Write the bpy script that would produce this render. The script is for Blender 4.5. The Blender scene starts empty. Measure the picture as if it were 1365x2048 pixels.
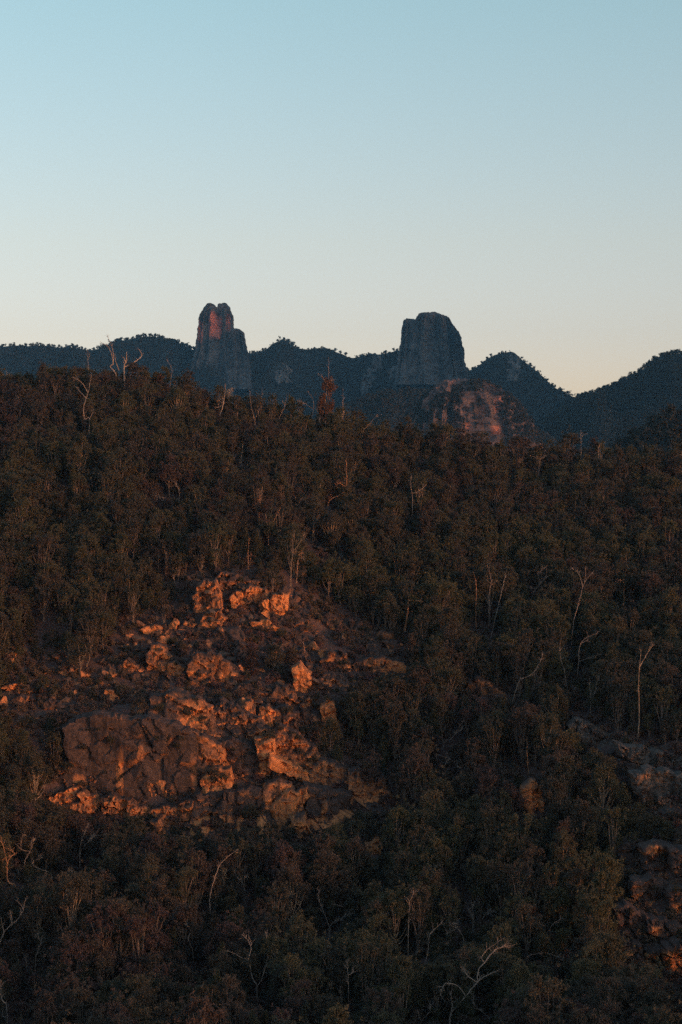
import bpy, math, random
import numpy as np
from mathutils import Vector
from mathutils.geometry import delaunay_2d_cdt

SC = bpy.context.scene
COL = SC.collection
R = math.radians
F, CX, CY = 4107.0, 682.5, 1024.0          # focal length and centre of a 1365 x 2048 picture
rng = np.random.default_rng(11)
random.seed(5)

# ------------------------------------------------------------------ camera, sky, sun, exposure
cam = bpy.data.cameras.new('camera')
camo = bpy.data.objects.new('camera', cam)
COL.objects.link(camo)
cam.sensor_fit = 'VERTICAL'; cam.sensor_height = 36.0; cam.lens = 36.0 * F / 2048
cam.clip_start = 1.0; cam.clip_end = 40000
camo.location = (0, 0, 0); camo.rotation_euler = (R(90), 0, 0)
SC.camera = camo

SUN_EL, SUN_AZ = 3.5, 124.0                 # azimuth from +Y towards +X: behind the camera, to its right
world = bpy.data.worlds.new('World'); SC.world = world; world.use_nodes = True
wn = world.node_tree
sky = wn.nodes.new('ShaderNodeTexSky'); sky.sky_type = 'NISHITA'; sky.sun_disc = False
sky.sun_elevation = R(SUN_EL); sky.sun_rotation = R(SUN_AZ)
sky.air_density = 0.8; sky.dust_density = 1.0; sky.ozone_density = 1.0; sky.altitude = 0
wb = wn.nodes.new('ShaderNodeMix'); wb.data_type = 'RGBA'; wb.blend_type = 'MULTIPLY'
wb.inputs[0].default_value = 1.0; wb.inputs[7].default_value = (1.20, 1.03, 1.12, 1)
wtc = wn.nodes.new('ShaderNodeTexCoord'); wsx = wn.nodes.new('ShaderNodeSeparateXYZ'); wrp = wn.nodes.new('ShaderNodeValToRGB')
wn.links.new(wtc.outputs['Generated'], wsx.inputs[0]); wn.links.new(wsx.outputs[2], wrp.inputs[0])
we = wrp.color_ramp.elements; we.new(0.13); we[0].position = 0.06; we[2].position = 0.26
we[0].color = (0.86, 0.80, 0.93, 1); we[1].color = (0.86, 0.825, 0.785, 1); we[2].color = (0.755, 0.935, 0.81, 1)
wt = wn.nodes.new('ShaderNodeMix'); wt.data_type = 'RGBA'; wt.blend_type = 'MULTIPLY'; wt.inputs[0].default_value = 1.0
wn.links.new(sky.outputs[0], wb.inputs[6]); wn.links.new(wb.outputs[2], wt.inputs[6]); wn.links.new(wrp.outputs[0], wt.inputs[7])
wn.links.new(wt.outputs[2], wn.nodes['Background'].inputs[0])
wn.nodes['Background'].inputs[1].default_value = 0.1

sun = bpy.data.lights.new('sun', 'SUN'); sun.energy = 0.40; sun.angle = R(5); sun.color = (1.0, 0.36, 0.14)
suno = bpy.data.objects.new('sun', sun); COL.objects.link(suno)
sd = Vector((math.sin(R(SUN_AZ)) * math.cos(R(SUN_EL)), math.cos(R(SUN_AZ)) * math.cos(R(SUN_EL)), math.sin(R(SUN_EL))))
suno.rotation_euler = sd.to_track_quat('Z', 'Y').to_euler()
suno.location = (200, -300, 300)
vs = SC.view_settings
vs.view_transform = 'Standard'; vs.look = 'None'; vs.gamma = 1.0; vs.use_curve_mapping = False; vs.exposure = 2.05
cy = SC.cycles
cy.max_bounces = 4; cy.diffuse_bounces = 2; cy.glossy_bounces = 1; cy.transmission_bounces = 2
cy.transparent_max_bounces = 4; cy.volume_bounces = 0; cy.use_denoising = False
cy.sample_clamp_indirect = 3.0

# ------------------------------------------------------------------ helpers
def P(px, py, d):
    return np.stack([(np.asarray(px) - CX) / F * d, np.asarray(d) + 0 * np.asarray(px), (CY - np.asarray(py)) / F * d], -1)

def ihash(a, b, c, seed):
    h = (a.astype(np.int64) * 374761393 + b.astype(np.int64) * 668265263 + c.astype(np.int64) * 2147483647 + seed * 974711) & 0x7fffffff
    h = ((h ^ (h >> 13)) * 1274126177) & 0x7fffffff
    h = ((h ^ (h >> 15)) * 2246822519) & 0x7fffffff
    return ((h ^ (h >> 12)) & 0xffffff) / float(0xffffff) * 2 - 1

def noise(p, seed=0):
    p = np.asarray(p, float)
    i = np.floor(p); f = p - i; i = i.astype(np.int64)
    u = f * f * f * (f * (f * 6 - 15) + 10)
    r = 0
    for dx in (0, 1):
        wx = u[..., 0] if dx else 1 - u[..., 0]
        for dy in (0, 1):
            wy = u[..., 1] if dy else 1 - u[..., 1]
            for dz in (0, 1):
                wz = u[..., 2] if dz else 1 - u[..., 2]
                r = r + wx * wy * wz * ihash(i[..., 0] + dx, i[..., 1] + dy, i[..., 2] + dz, seed)
    return r

def fbm(p, oct=4, seed=0, gain=0.5):
    p = np.asarray(p, float); r = 0; a = 1.0
    for k in range(oct):
        r = r + a * noise(p * 2 ** k + 17.3 * k, seed + k); a *= gain
    return r

def ridged(p, oct=4, seed=0):
    p = np.asarray(p, float); r = 0; a = 1.0
    for k in range(oct):
        r = r + a * (1 - 2 * np.abs(noise(p * 2 ** k + 9.1 * k, seed + k))); a *= 0.5
    return r

def mesh(name, v, f, mat, smooth=False, mats=None, mi=None):
    """v: (N,3); f: (M,k) array or list of index lists"""
    me = bpy.data.meshes.new(name)
    v = np.asarray(v, np.float32)
    if isinstance(f, np.ndarray) and f.ndim == 2:
        n, k = f.shape
        me.vertices.add(len(v)); me.vertices.foreach_set('co', v.ravel())
        me.loops.add(n * k); me.loops.foreach_set('vertex_index', f.astype(np.int32).ravel())
        me.polygons.add(n)
        me.polygons.foreach_set('loop_start', np.arange(0, n * k, k, dtype=np.int32))
        me.polygons.foreach_set('loop_total', np.full(n, k, np.int32))
    else:
        me.from_pydata([tuple(map(float, q)) for q in v], [], [list(map(int, q)) for q in f])
    for m in (mats or [mat]):
        if m: me.materials.append(m)
    if mi is not None: me.polygons.foreach_set('material_index', np.asarray(mi, np.int32))
    me.polygons.foreach_set('use_smooth', np.full(len(me.polygons), smooth))
    me.update(calc_edges=True); me.validate()
    return me

def attr(me, name, vals, typ='FLOAT'):
    a = me.attributes.new(name, typ, 'POINT'); a.data.foreach_set('value', np.asarray(vals, np.float32 if typ == 'FLOAT' else np.int32))

def put(name, me, parent=None, loc=None, rot=None, scl=None):
    o = bpy.data.objects.new(name, me); COL.objects.link(o)
    if parent is not None: o.parent = parent
    if loc is not None: o.location = loc
    if rot is not None: o.rotation_euler = rot
    if scl is not None: o.scale = scl
    return o

def tag(o, label=None, cat=None, group=None, kind=None):
    if label: o['label'] = label
    if cat: o['category'] = cat
    if group: o['group'] = group
    if kind: o['kind'] = kind
    return o

def inpoly(x, y, poly):
    x = np.asarray(x, float); y = np.asarray(y, float); r = np.zeros(x.shape, bool); n = len(poly)
    for i in range(n):
        x0, y0 = poly[i]; x1, y1 = poly[(i + 1) % n]
        c = ((y0 > y) != (y1 > y)) & (x < (x1 - x0) * (y - y0) / ((y1 - y0) or 1e-9) + x0)
        r ^= c
    return r

def grid_faces(nr, nc):
    i = np.arange(nr - 1)[:, None] * nc + np.arange(nc - 1)[None]
    return np.stack([i, i + 1, i + nc + 1, i + nc], -1).reshape(-1, 4)

def tube(pts, rad, sides=5):
    pts = np.asarray(pts, float); rad = np.asarray(rad, float); n = len(pts)
    t = np.gradient(pts, axis=0); t /= np.linalg.norm(t, axis=1)[:, None] + 1e-9
    ref = np.array([0.31, 0.9, 0.2])
    a = np.cross(t, ref); a /= np.linalg.norm(a, axis=1)[:, None] + 1e-9
    b = np.cross(t, a)
    th = np.arange(sides) / sides * 2 * np.pi
    v = pts[:, None] + rad[:, None, None] * (np.cos(th)[None, :, None] * a[:, None] + np.sin(th)[None, :, None] * b[:, None])
    v = v.reshape(-1, 3); f = []
    for i in range(n - 1):
        for k in range(sides):
            f.append((i * sides + k, i * sides + (k + 1) % sides, (i + 1) * sides + (k + 1) % sides, (i + 1) * sides + k))
    return v, np.array(f)

def curve(pts, n=4, jit=0.0, r=None):
    """Catmull-Rom through the points"""
    p = np.asarray(pts, float)
    q = np.vstack([2 * p[0] - p[1], p, 2 * p[-1] - p[-2]]); out = []
    for i in range(1, len(q) - 2):
        for t in np.arange(n) / n:
            a, b, c, d = q[i - 1], q[i], q[i + 1], q[i + 2]
            out.append(0.5 * (2 * b + (c - a) * t + (2 * a - 5 * b + 4 * c - d) * t * t + (3 * b - a - 3 * c + d) * t ** 3))
    out.append(p[-1]); out = np.array(out)
    if jit: out[1:-1] += (r or rng).normal(0, jit, out[1:-1].shape)
    return out

class Geo:
    def __init__(s): s.v = []; s.f = []; s.n = 0
    def add(s, v, f): s.v.append(np.asarray(v)); s.f.append(np.asarray(f) + s.n); s.n += len(v)
    def arr(s): return np.concatenate(s.v), np.concatenate(s.f)

# ------------------------------------------------------------------ materials
def material(name):
    m = bpy.data.materials.new(name); m.use_nodes = True; nt = m.node_tree
    b = nt.nodes['Principled BSDF']; b.inputs['Roughness'].default_value = 0.85
    b.inputs['Specular IOR Level'].default_value = 0.15
    return m, nt, b

def nd(nt, t, **k):
    n = nt.nodes.new(t)
    for a, v in k.items(): setattr(n, a, v)
    return n

def tex(nt, scale, detail=5, rough=0.6, vscale=(1, 1, 1), coord='Object', dist=0.0):
    tc = nd(nt, 'ShaderNodeTexCoord'); mp = nd(nt, 'ShaderNodeMapping'); mp.inputs['Scale'].default_value = vscale
    n = nd(nt, 'ShaderNodeTexNoise'); n.inputs['Scale'].default_value = scale; n.inputs['Detail'].default_value = detail
    n.inputs['Roughness'].default_value = rough; n.inputs['Distortion'].default_value = dist
    nt.links.new(tc.outputs[coord], mp.inputs[0]); nt.links.new(mp.outputs[0], n.inputs['Vector'])
    return n.outputs['Fac']

def ramp(nt, fac, stops):
    r = nd(nt, 'ShaderNodeValToRGB'); e = r.color_ramp.elements
    while len(e) < len(stops): e.new(0.5)
    for el, (p, c) in zip(e, stops):
        el.position = p; el.color = tuple(c) + (1,) if len(c) == 3 else c
    nt.links.new(fac, r.inputs[0]); return r.outputs[0]

def mix(nt, fac, a, b, mode='MIX'):
    m = nd(nt, 'ShaderNodeMix', data_type='RGBA', blend_type=mode)
    for s, x in ((0, fac), (6, a), (7, b)):
        if hasattr(x, 'is_linked') or hasattr(x, 'links'): nt.links.new(x, m.inputs[s])
        elif s == 0: m.inputs[0].default_value = x
        else: m.inputs[s].default_value = tuple(x) + (1,)
    return m.outputs[2]

def mathn(nt, op, a, b=0.0, clamp=False):
    m = nd(nt, 'ShaderNodeMath', operation=op, use_clamp=clamp)
    for i, x in enumerate((a, b)):
        if isinstance(x, (int, float)): m.inputs[i].default_value = x
        else: nt.links.new(x, m.inputs[i])
    return m.outputs[0]

def bump(nt, b, h, strength, dist):
    n = nd(nt, 'ShaderNodeBump'); n.inputs['Strength'].default_value = strength; n.inputs['Distance'].default_value = dist
    nt.links.new(h, n.inputs['Height']); nt.links.new(n.outputs[0], b.inputs['Normal'])

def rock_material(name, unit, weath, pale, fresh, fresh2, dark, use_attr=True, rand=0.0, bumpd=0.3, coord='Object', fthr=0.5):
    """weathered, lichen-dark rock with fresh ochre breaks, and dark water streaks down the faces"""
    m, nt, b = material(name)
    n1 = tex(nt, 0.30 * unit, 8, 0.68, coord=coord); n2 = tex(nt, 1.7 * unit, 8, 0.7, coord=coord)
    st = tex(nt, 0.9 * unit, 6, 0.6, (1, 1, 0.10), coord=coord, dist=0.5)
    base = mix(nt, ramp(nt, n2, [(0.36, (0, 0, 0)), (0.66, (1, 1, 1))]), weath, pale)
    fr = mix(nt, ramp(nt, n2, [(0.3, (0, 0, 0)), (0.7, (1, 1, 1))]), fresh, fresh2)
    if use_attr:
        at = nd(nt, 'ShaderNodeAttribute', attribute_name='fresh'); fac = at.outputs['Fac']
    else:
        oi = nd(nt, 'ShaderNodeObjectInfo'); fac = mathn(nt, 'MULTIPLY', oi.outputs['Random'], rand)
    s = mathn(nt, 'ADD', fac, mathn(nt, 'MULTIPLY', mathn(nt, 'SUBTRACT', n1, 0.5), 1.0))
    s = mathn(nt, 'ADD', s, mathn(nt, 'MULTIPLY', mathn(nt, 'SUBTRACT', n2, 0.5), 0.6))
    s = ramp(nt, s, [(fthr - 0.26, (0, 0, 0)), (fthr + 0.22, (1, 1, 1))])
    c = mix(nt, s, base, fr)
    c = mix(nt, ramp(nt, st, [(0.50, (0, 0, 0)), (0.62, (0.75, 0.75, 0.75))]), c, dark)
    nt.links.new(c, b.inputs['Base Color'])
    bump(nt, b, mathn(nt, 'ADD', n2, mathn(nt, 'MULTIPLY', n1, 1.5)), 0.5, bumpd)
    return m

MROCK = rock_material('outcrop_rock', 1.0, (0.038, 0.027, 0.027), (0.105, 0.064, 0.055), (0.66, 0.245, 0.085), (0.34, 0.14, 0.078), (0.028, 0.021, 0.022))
MBOULD = rock_material('boulder_rock', 1.0, (0.052, 0.040, 0.037), (0.13, 0.092, 0.080), (0.54, 0.205, 0.08), (0.32, 0.14, 0.085), (0.035, 0.028, 0.027), use_attr=False, rand=0.95, fthr=0.60)
MGREY = rock_material('grey_rock', 1.0, (0.050, 0.041, 0.039), (0.135, 0.105, 0.095), (0.46, 0.20, 0.10), (0.28, 0.155, 0.11), (0.03, 0.025, 0.025), fthr=0.72)
MSPIRE = rock_material('spire_rock', 0.03, (0.030, 0.028, 0.030), (0.095, 0.087, 0.088), (0.55, 0.16, 0.10), (0.26, 0.10, 0.08), (0.02, 0.019, 0.021), bumpd=6.0, fthr=0.72)  # red tones serve the sunlight painted on the twin spire
MFAR = rock_material('far_cliff_rock', 0.05, (0.065, 0.061, 0.063), (0.18, 0.168, 0.168), (0.2, 0.12, 0.1), (0.2, 0.14, 0.12), (0.03, 0.029, 0.031), bumpd=5.0, fthr=1.1)

def leaf_material(name, a, b_, c_, trans=0.42):
    m, nt, b = material(name)
    oi = nd(nt, 'ShaderNodeObjectInfo')
    n = tex(nt, 0.9, 3, 0.6)
    pn = nd(nt, 'ShaderNodeTexNoise'); pn.inputs['Scale'].default_value = 0.022; pn.inputs['Detail'].default_value = 3
    nt.links.new(oi.outputs['Location'], pn.inputs['Vector'])
    sel = mathn(nt, 'ADD', mathn(nt, 'MULTIPLY', oi.outputs['Random'], 0.75), mathn(nt, 'MULTIPLY', mathn(nt, 'SUBTRACT', pn.outputs['Fac'], 0.42), 2.2), True)
    c = ramp(nt, sel, [(0.0, a), (0.5, b_), (1.0, c_)])
    c = mix(nt, mathn(nt, 'MULTIPLY', n, 0.5), c, (0.100, 0.078, 0.058))
    nt.links.new(c, b.inputs['Base Color'])
    b.inputs['Roughness'].default_value = 0.6
    tr = nd(nt, 'ShaderNodeBsdfTranslucent'); nt.links.new(c, tr.inputs[0])
    ms = nd(nt, 'ShaderNodeMixShader'); ms.inputs[0].default_value = trans
    nt.links.new(b.outputs[0], ms.inputs[1]); nt.links.new(tr.outputs[0], ms.inputs[2])
    nt.links.new(ms.outputs[0], nt.nodes['Material Output'].inputs[0])
    return m
MLEAF = leaf_material('gum_foliage', (0.094, 0.056, 0.061), (0.073, 0.065, 0.053), (0.100, 0.096, 0.054))
MPINE = leaf_material('cypress_foliage', (0.060, 0.060, 0.046), (0.082, 0.082, 0.046), (0.072, 0.056, 0.052))
MSHRUB = leaf_material('shrub_foliage', (0.078, 0.058, 0.052), (0.074, 0.068, 0.048), (0.095, 0.072, 0.056))
MHEATH = leaf_material('dry_heath', (0.17, 0.088, 0.096), (0.16, 0.10, 0.092), (0.17, 0.12, 0.092))
MBROWN = leaf_material('browned_foliage', (0.15, 0.062, 0.042), (0.16, 0.070, 0.046), (0.15, 0.075, 0.05))
MFARLEAF = leaf_material('far_foliage', (0.012, 0.016, 0.013), (0.016, 0.020, 0.015), (0.022, 0.024, 0.017), 0.1)

def bark_material(name, a, b_, streak=0.3):
    m, nt, b = material(name)
    n = tex(nt, 3.0, 5, 0.65, (1, 1, streak)); n2 = tex(nt, 0.6, 3, 0.6)
    c = mix(nt, ramp(nt, n, [(0.35, (0, 0, 0)), (0.65, (1, 1, 1))]), a, b_)
    c = mix(nt, ramp(nt, n2, [(0.5, (0, 0, 0)), (0.75, (0.6, 0.6, 0.6))]), c, (0.10, 0.07, 0.055))
    nt.links.new(c, b.inputs['Base Color']); return m
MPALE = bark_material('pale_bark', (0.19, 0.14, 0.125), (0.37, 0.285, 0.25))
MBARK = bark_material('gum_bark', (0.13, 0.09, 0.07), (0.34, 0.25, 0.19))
MRUSTLIT = bark_material('rusty_lit_bark', (0.26, 0.12, 0.07), (0.50, 0.25, 0.145))  # rusty bark; on the orange-lit trunks its colour also carries the sunlight
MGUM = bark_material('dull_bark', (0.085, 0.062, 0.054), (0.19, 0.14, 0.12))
MTWIG = bark_material('grey_twig', (0.20, 0.165, 0.15), (0.34, 0.29, 0.27))

m, nt, b = material('forest_floor'); MFLOOR = m
n1 = tex(nt, 0.25, 6, 0.65); n2 = tex(nt, 2.2, 6, 0.7)
c = mix(nt, ramp(nt, n1, [(0.4, (0, 0, 0)), (0.62, (1, 1, 1))]), (0.070, 0.040, 0.040), (0.105, 0.062, 0.056))
c = mix(nt, ramp(nt, n2, [(0.52, (0, 0, 0)), (0.7, (1, 1, 1))]), c, (0.13, 0.09, 0.068))
nt.links.new(c, b.inputs['Base Color']); bump(nt, b, n2, 0.8, 0.3)
m, nt, b = material('far_hill_ground'); MHILL = m
n1 = tex(nt, 0.02, 6, 0.7); n2 = tex(nt, 0.12, 5, 0.7)
c = mix(nt, n1, (0.012, 0.014, 0.013), (0.024, 0.024, 0.022)); c = mix(nt, ramp(nt, n2, [(0.5, (0, 0, 0)), (0.75, (1, 1, 1))]), c, (0.036, 0.033, 0.03))
nt.links.new(c, b.inputs['Base Color']); bump(nt, b, n2, 1.0, 4.0)

# ------------------------------------------------------------------ the near hillside
COLS = {
 -500: [(200, 2400), (250, 2150), (310, 1800), (345, 1620), (365, 1450), (390, 1300), (420, 1150), (470, 960), (540, 782)],
 0:    [(200, 2400), (250, 2150), (310, 1800), (345, 1630), (365, 1450), (390, 1300), (420, 1150), (470, 960), (540, 780)],
 170:  [(200, 2420), (250, 2150), (310, 1830), (345, 1690), (356, 1620), (366, 1450), (391, 1315), (420, 1170), (472, 955), (540, 773)],
 330:  [(200, 2420), (250, 2150), (310, 1840), (345, 1690), (355, 1640), (366, 1430), (390, 1340), (413, 1220), (425, 1150), (475, 955), (540, 782)],
 430:  [(200, 2420), (250, 2150), (310, 1845), (342, 1705), (353, 1640), (367, 1440), (387, 1350), (410, 1235), (419, 1155), (428, 1125), (478, 975), (540, 826)],
 560:  [(200, 2420), (250, 2150), (310, 1850), (340, 1710), (352, 1640), (369, 1480), (386, 1365), (408, 1255), (418, 1180), (430, 1130), (480, 990), (540, 846)],
 780:  [(200, 2420), (250, 2150), (310, 1850), (335, 1720), (350, 1630), (375, 1480), (395, 1360), (413, 1285), (440, 1195), (490, 1030), (540, 890)],
 1000: [(200, 2420), (250, 2150), (300, 1880), (335, 1670), (370, 1480), (410, 1310), (450, 1180), (500, 1040), (545, 922)],
 1200: [(200, 2400), (250, 2130), (285, 1920), (325, 1680), (350, 1520), (385, 1390), (430, 1240), (500, 1050), (545, 936)],
 1365: [(200, 2380), (245, 2120), (285, 1965), (308, 1710), (330, 1625), (350, 1500), (390, 1370), (440, 1210), (500, 1050), (550, 940)],
 1865: [(200, 2380), (245, 2120), (285, 1965), (308, 1710), (330, 1625), (350, 1500), (390, 1370), (440, 1210), (500, 1050), (550, 945)]}
DEP = np.arange(200, 780.1, 2.0)
PXS = np.arange(-500, 1865.1, 7.0)
cpx = sorted(COLS); tabz = []
for c_ in cpx:
    d_, p_ = np.array(COLS[c_], float).T
    z_ = (CY - p_) / F * d_
    zc = np.interp(DEP, d_, z_)
    after = DEP > d_[-1]
    zc[after] = z_[-1] - 0.30 * (DEP[after] - d_[-1]) - 0.0006 * (DEP[after] - d_[-1]) ** 2
    tabz.append(zc)
tabz = np.array(tabz)
ZG = np.stack([np.interp(PXS, cpx, tabz[:, k]) for k in range(len(DEP))])
def blur(a, s, ax):
    k = np.exp(-0.5 * (np.arange(-3 * s, 3 * s + 1) / s) ** 2); k /= k.sum()
    pad = [(0, 0), (0, 0)]; pad[ax] = (3 * s, 3 * s)
    ap = np.pad(a, pad, 'edge'); return np.apply_along_axis(lambda q: np.convolve(q, k, 'valid'), ax, ap)
ZG = blur(blur(ZG, 4, 1), 1, 0)
XG = (PXS[None] - CX) / F * DEP[:, None]; YG = np.repeat(DEP[:, None], len(PXS), 1)
ZG = ZG + 0.9 * fbm(np.stack([XG / 14, YG / 14, 0 * XG], -1), 4, 3) + 0.35 * fbm(np.stack([XG / 3, YG / 3, 0 * XG], -1), 3, 9)
me = mesh('hillside', np.stack([XG, YG, ZG], -1).reshape(-1, 3), grid_faces(*ZG.shape), MFLOOR, True)
HILLSIDE = tag(put('hillside', me), 'steep dark wooded hillside with rock breaking through', kind='structure')

def ground(x, y):
    px = np.asarray(x) * F / y + CX
    i = np.clip((np.asarray(y) - 200) / 2.0, 0, len(DEP) - 1.001); j = np.clip((px + 500) / 7.0, 0, len(PXS) - 1.001)
    i0 = i.astype(int); j0 = j.astype(int); u = i - i0; w = j - j0
    return (ZG[i0, j0] * (1 - u) * (1 - w) + ZG[i0 + 1, j0] * u * (1 - w) + ZG[i0, j0 + 1] * (1 - u) * w + ZG[i0 + 1, j0 + 1] * u * w)
DFINE = np.arange(201, 560, 0.5)
def hit(px, py):
    """distance at which the view ray through a picture point meets the hillside"""
    px = np.atleast_1d(np.asarray(px, float)); py = np.atleast_1d(np.asarray(py, float))
    x = (px[:, None] - CX) / F * DFINE
    pyt = CY - ground(x, np.repeat(DFINE[None], len(px), 0)) / DFINE * F
    ok = pyt <= py[:, None]
    return np.where(ok.any(1), DFINE[ok.argmax(1)], 540.0)

# ------------------------------------------------------------------ valley floor and far ridges
me = mesh('valley_floor', [(-9000, -500, -92), (9000, -500, -92), (9000, 7000, -92), (-9000, 7000, -92)], [(0, 1, 2, 3)], MHILL)
tag(put('valley_floor', me), 'dark valley floor', kind='structure')

FARPTS = []
def far_hill(name, label, sky_px, D, foot_z, run, seed, rough=1.0, mat=MHILL, back=0.6, step=5.0, spur=0.55):
    xs, ys = np.array(sky_px, float).T
    px = np.arange(xs[0], xs[-1] + 1, step); py = np.interp(px, xs, ys)
    k = np.array([1, 2, 3, 2, 1]) / 9.0; py = np.convolve(np.pad(py, 2, 'edge'), k, 'valid')
    t = np.concatenate([-np.linspace(1, 0.1, 7) ** 1.5, np.linspace(0, 1, 64)])
    x0 = (px - CX) / F * D; zc = (CY - py) / F * D
    T, X = np.meshgrid(t, x0, indexing='ij'); Z0 = np.repeat(zc[None], len(t), 0)
    run_ = run * (Z0 - foot_z) / (zc.max() - foot_z + 1)
    Y = np.where(T >= 0, D - run_ * T, D - T * run * back)
    Z = np.where(T >= 0, foot_z + (Z0 - foot_z) * (1 - np.abs(T)) ** 1.15, Z0 + T * (Z0 - foot_z) * 0.8)
    p = np.stack([X, Y, 0 * X], -1)
    env = np.clip(np.abs(T) * 3.0, 0, 1)
    sc = run * 0.42
    Z = Z + env * rough * run * 0.165 * (ridged(p * np.array([1.0, spur, 1]) / sc, 4, seed) - 0.6) + rough * run * 0.006 * fbm(p / (run * 0.05), 3, seed + 7)
    me = mesh(name, np.stack([X, Y, Z], -1).reshape(-1, 3), grid_faces(*X.shape)[:, ::-1], mat, True)
    o = tag(put(name, me), label, kind='structure')
    return dict(X=X, Y=Y, Z=Z, T=T, o=o)

SKYL = [(-900, 690), (-500, 672), (-250, 700), (0, 694), (60, 692), (150, 697), (185, 704), (215, 690), (235, 684), (290, 677), (330, 677), (352, 686), (372, 695), (395, 703),
        (450, 708), (495, 706), (520, 708), (545, 691), (565, 681), (590, 694), (612, 703), (640, 700), (660, 698), (690, 709), (705, 715), (740, 709), (800, 700),
        (860, 715), (930, 742), (945, 742), (955, 735), (970, 719), (1000, 706), (1030, 704), (1040, 716), (1055, 728), (1085, 750), (1110, 775), (1140, 788), (1165, 792),
        (1210, 800), (1300, 800), (1500, 780), (1800, 700), (2200, 720)]
RIDGE = far_hill('ridge', 'long dark wooded ridge carrying the rock spires', SKYL, 4300.0, -90, 900.0, 21)
SKYR = [(1080, 850), (1130, 822), (1165, 796), (1200, 783), (1250, 759), (1290, 731), (1320, 711), (1365, 703), (1500, 680), (1700, 700), (2100, 760)]
RIDGE2 = far_hill('ridge', 'dark wooded spur falling to the saddle', SKYR, 3300.0, -90, 700.0, 33)
SKYN = [(1190, 960), (1235, 895), (1270, 862), (1310, 838), (1365, 822), (1450, 812), (1700, 840), (2000, 900)]
RIDGE3 = far_hill('hill', 'low rounded brown wooded hill behind the crest', SKYN, 1300.0, -90, 220.0, 44)
SKYM = [(560, 900), (640, 850), (700, 812), (760, 790), (830, 782), (900, 792), (1000, 830), (1080, 870), (1150, 920)]
RIDGE4 = far_hill('hill', 'dark wooded foothill below the grey cliffs', SKYM, 2950.0, -90, 420.0, 55)

yc = np.linspace(2450, 4600, 70)  # added range out of view, its height set to shade the far ridges
hc = np.interp(yc, [2450, 2650, 3000, 3300, 3400, 3545, 3680, 3800, 4250, 4600], [60, 420, 520, 540, 510, 425, 505, 540, 540, 200])  # the dip in the crest lets low sun reach the twin spire
tt = np.linspace(-1, 1, 41); TT, YY = np.meshgrid(tt, yc, indexing='ij'); HH = np.repeat(hc[None], 41, 0)
XX = 1150 + TT * 560 + 60 * noise(np.stack([TT * 2, YY / 300, 0 * TT], -1), 5) * (np.abs(TT) > .05)
ZZ = -95 + (HH + 95) * (1 - np.abs(TT)) ** 1.1 + 14 * fbm(np.stack([XX / 90, YY / 90, 0 * XX], -1), 4, 90) * (np.abs(TT) < .97)
me = mesh('range', np.stack([XX, YY, ZZ], -1).reshape(-1, 3), grid_faces(*XX.shape), MHILL, True)
tag(put('range', me), 'added range out of view that shades the far ridges', kind='structure')

# ------------------------------------------------------------------ rock spires: lofted columns
def loft(levels, D, depth_ratio, seed, flute, mat, nrow=60, nang=72, fresh=0.0, fresh_lit_box=None, ymul=1.4, yoff=0.0, lean=0.0):
    lv = np.array(levels, float)
    tt = np.linspace(0, 1, nrow) ** 1.25
    ya = lv[0, 0] + (lv[-1, 0] - lv[0, 0]) * tt
    xl = np.interp(ya, lv[:, 0], lv[:, 1]); xr = np.interp(ya, lv[:, 0], lv[:, 2])
    th = np.arange(nang) / nang * 2 * np.pi
    c = ((xl + xr) / 2)[:, None]; h = ((xr - xl) / 2)[:, None]
    cs, sn = np.cos(th)[None], np.sin(th)[None]
    ex = 0.58
    ux = np.sign(cs) * np.abs(cs) ** ex; uy = np.sign(sn) * np.abs(sn) ** ex
    m = D / F
    X = (c - CX + h * ux) * m; Yd = h * m * depth_ratio * uy; Z = (CY - ya)[:, None] * m + 0 * X
    q = np.stack([np.cos(th)[None] * 2.6 + 0 * X, np.sin(th)[None] * 2.6 + 0 * X, Z / (90 * m)], -1)
    g = ridged(q * np.array([1.6, 1.6, 0.55]), 4, seed) - 0.7
    g2 = fbm(np.stack([X, Yd, Z * 0.6], -1) / (11 * m), 5, seed + 5, .62)
    zs_ = Z / (13 * m) + 1.6 * noise(np.stack([np.cos(th)[None] * 1.7 + 0 * X, np.sin(th)[None] * 1.7 + 0 * X, Z / (60 * m)], -1), seed + 9)
    g2 = g2 - .55 * (zs_ - np.floor(zs_))
    amp = (g * flute + g2 * flute * 0.55) * m * np.minimum(1, np.linspace(0, 6, nrow))[:, None]
    X = X + amp * cs * 0.75; Yd = Yd + amp * sn * ymul
    Z = Z + 2.6 * m * g2 * np.linspace(1, 0, nrow)[:, None]
    v = np.stack([X, D + yoff + Yd - lean * np.clip((np.linspace(0, 1, nrow) ** 1.25)[:, None] - .25, 0, 1) ** 1.3, Z], -1).reshape(-1, 3)
    f = []
    for i in range(nrow - 1):
        for k in range(nang):
            f.append((i * nang + k, (i + 1) * nang + k, (i + 1) * nang + (k + 1) % nang, i * nang + (k + 1) % nang))
    top = len(v); v = np.vstack([v, v[:nang].mean(0) + [0, 0, 1.5 * m]])
    f = [list(q_) for q_ in f] + [[k, (k + 1) % nang, top] for k in range(nang)]
    me = mesh('spire', v, f, mat, False)
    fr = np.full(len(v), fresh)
    if fresh_lit_box:
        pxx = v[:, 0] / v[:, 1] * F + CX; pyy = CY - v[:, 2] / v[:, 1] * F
        for (x0, x1, y0, y1, s) in fresh_lit_box:
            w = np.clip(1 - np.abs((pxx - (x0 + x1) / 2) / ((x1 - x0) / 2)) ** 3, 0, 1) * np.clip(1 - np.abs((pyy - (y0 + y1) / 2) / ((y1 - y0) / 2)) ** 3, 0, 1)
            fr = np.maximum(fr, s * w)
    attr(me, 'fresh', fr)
    return me

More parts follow.
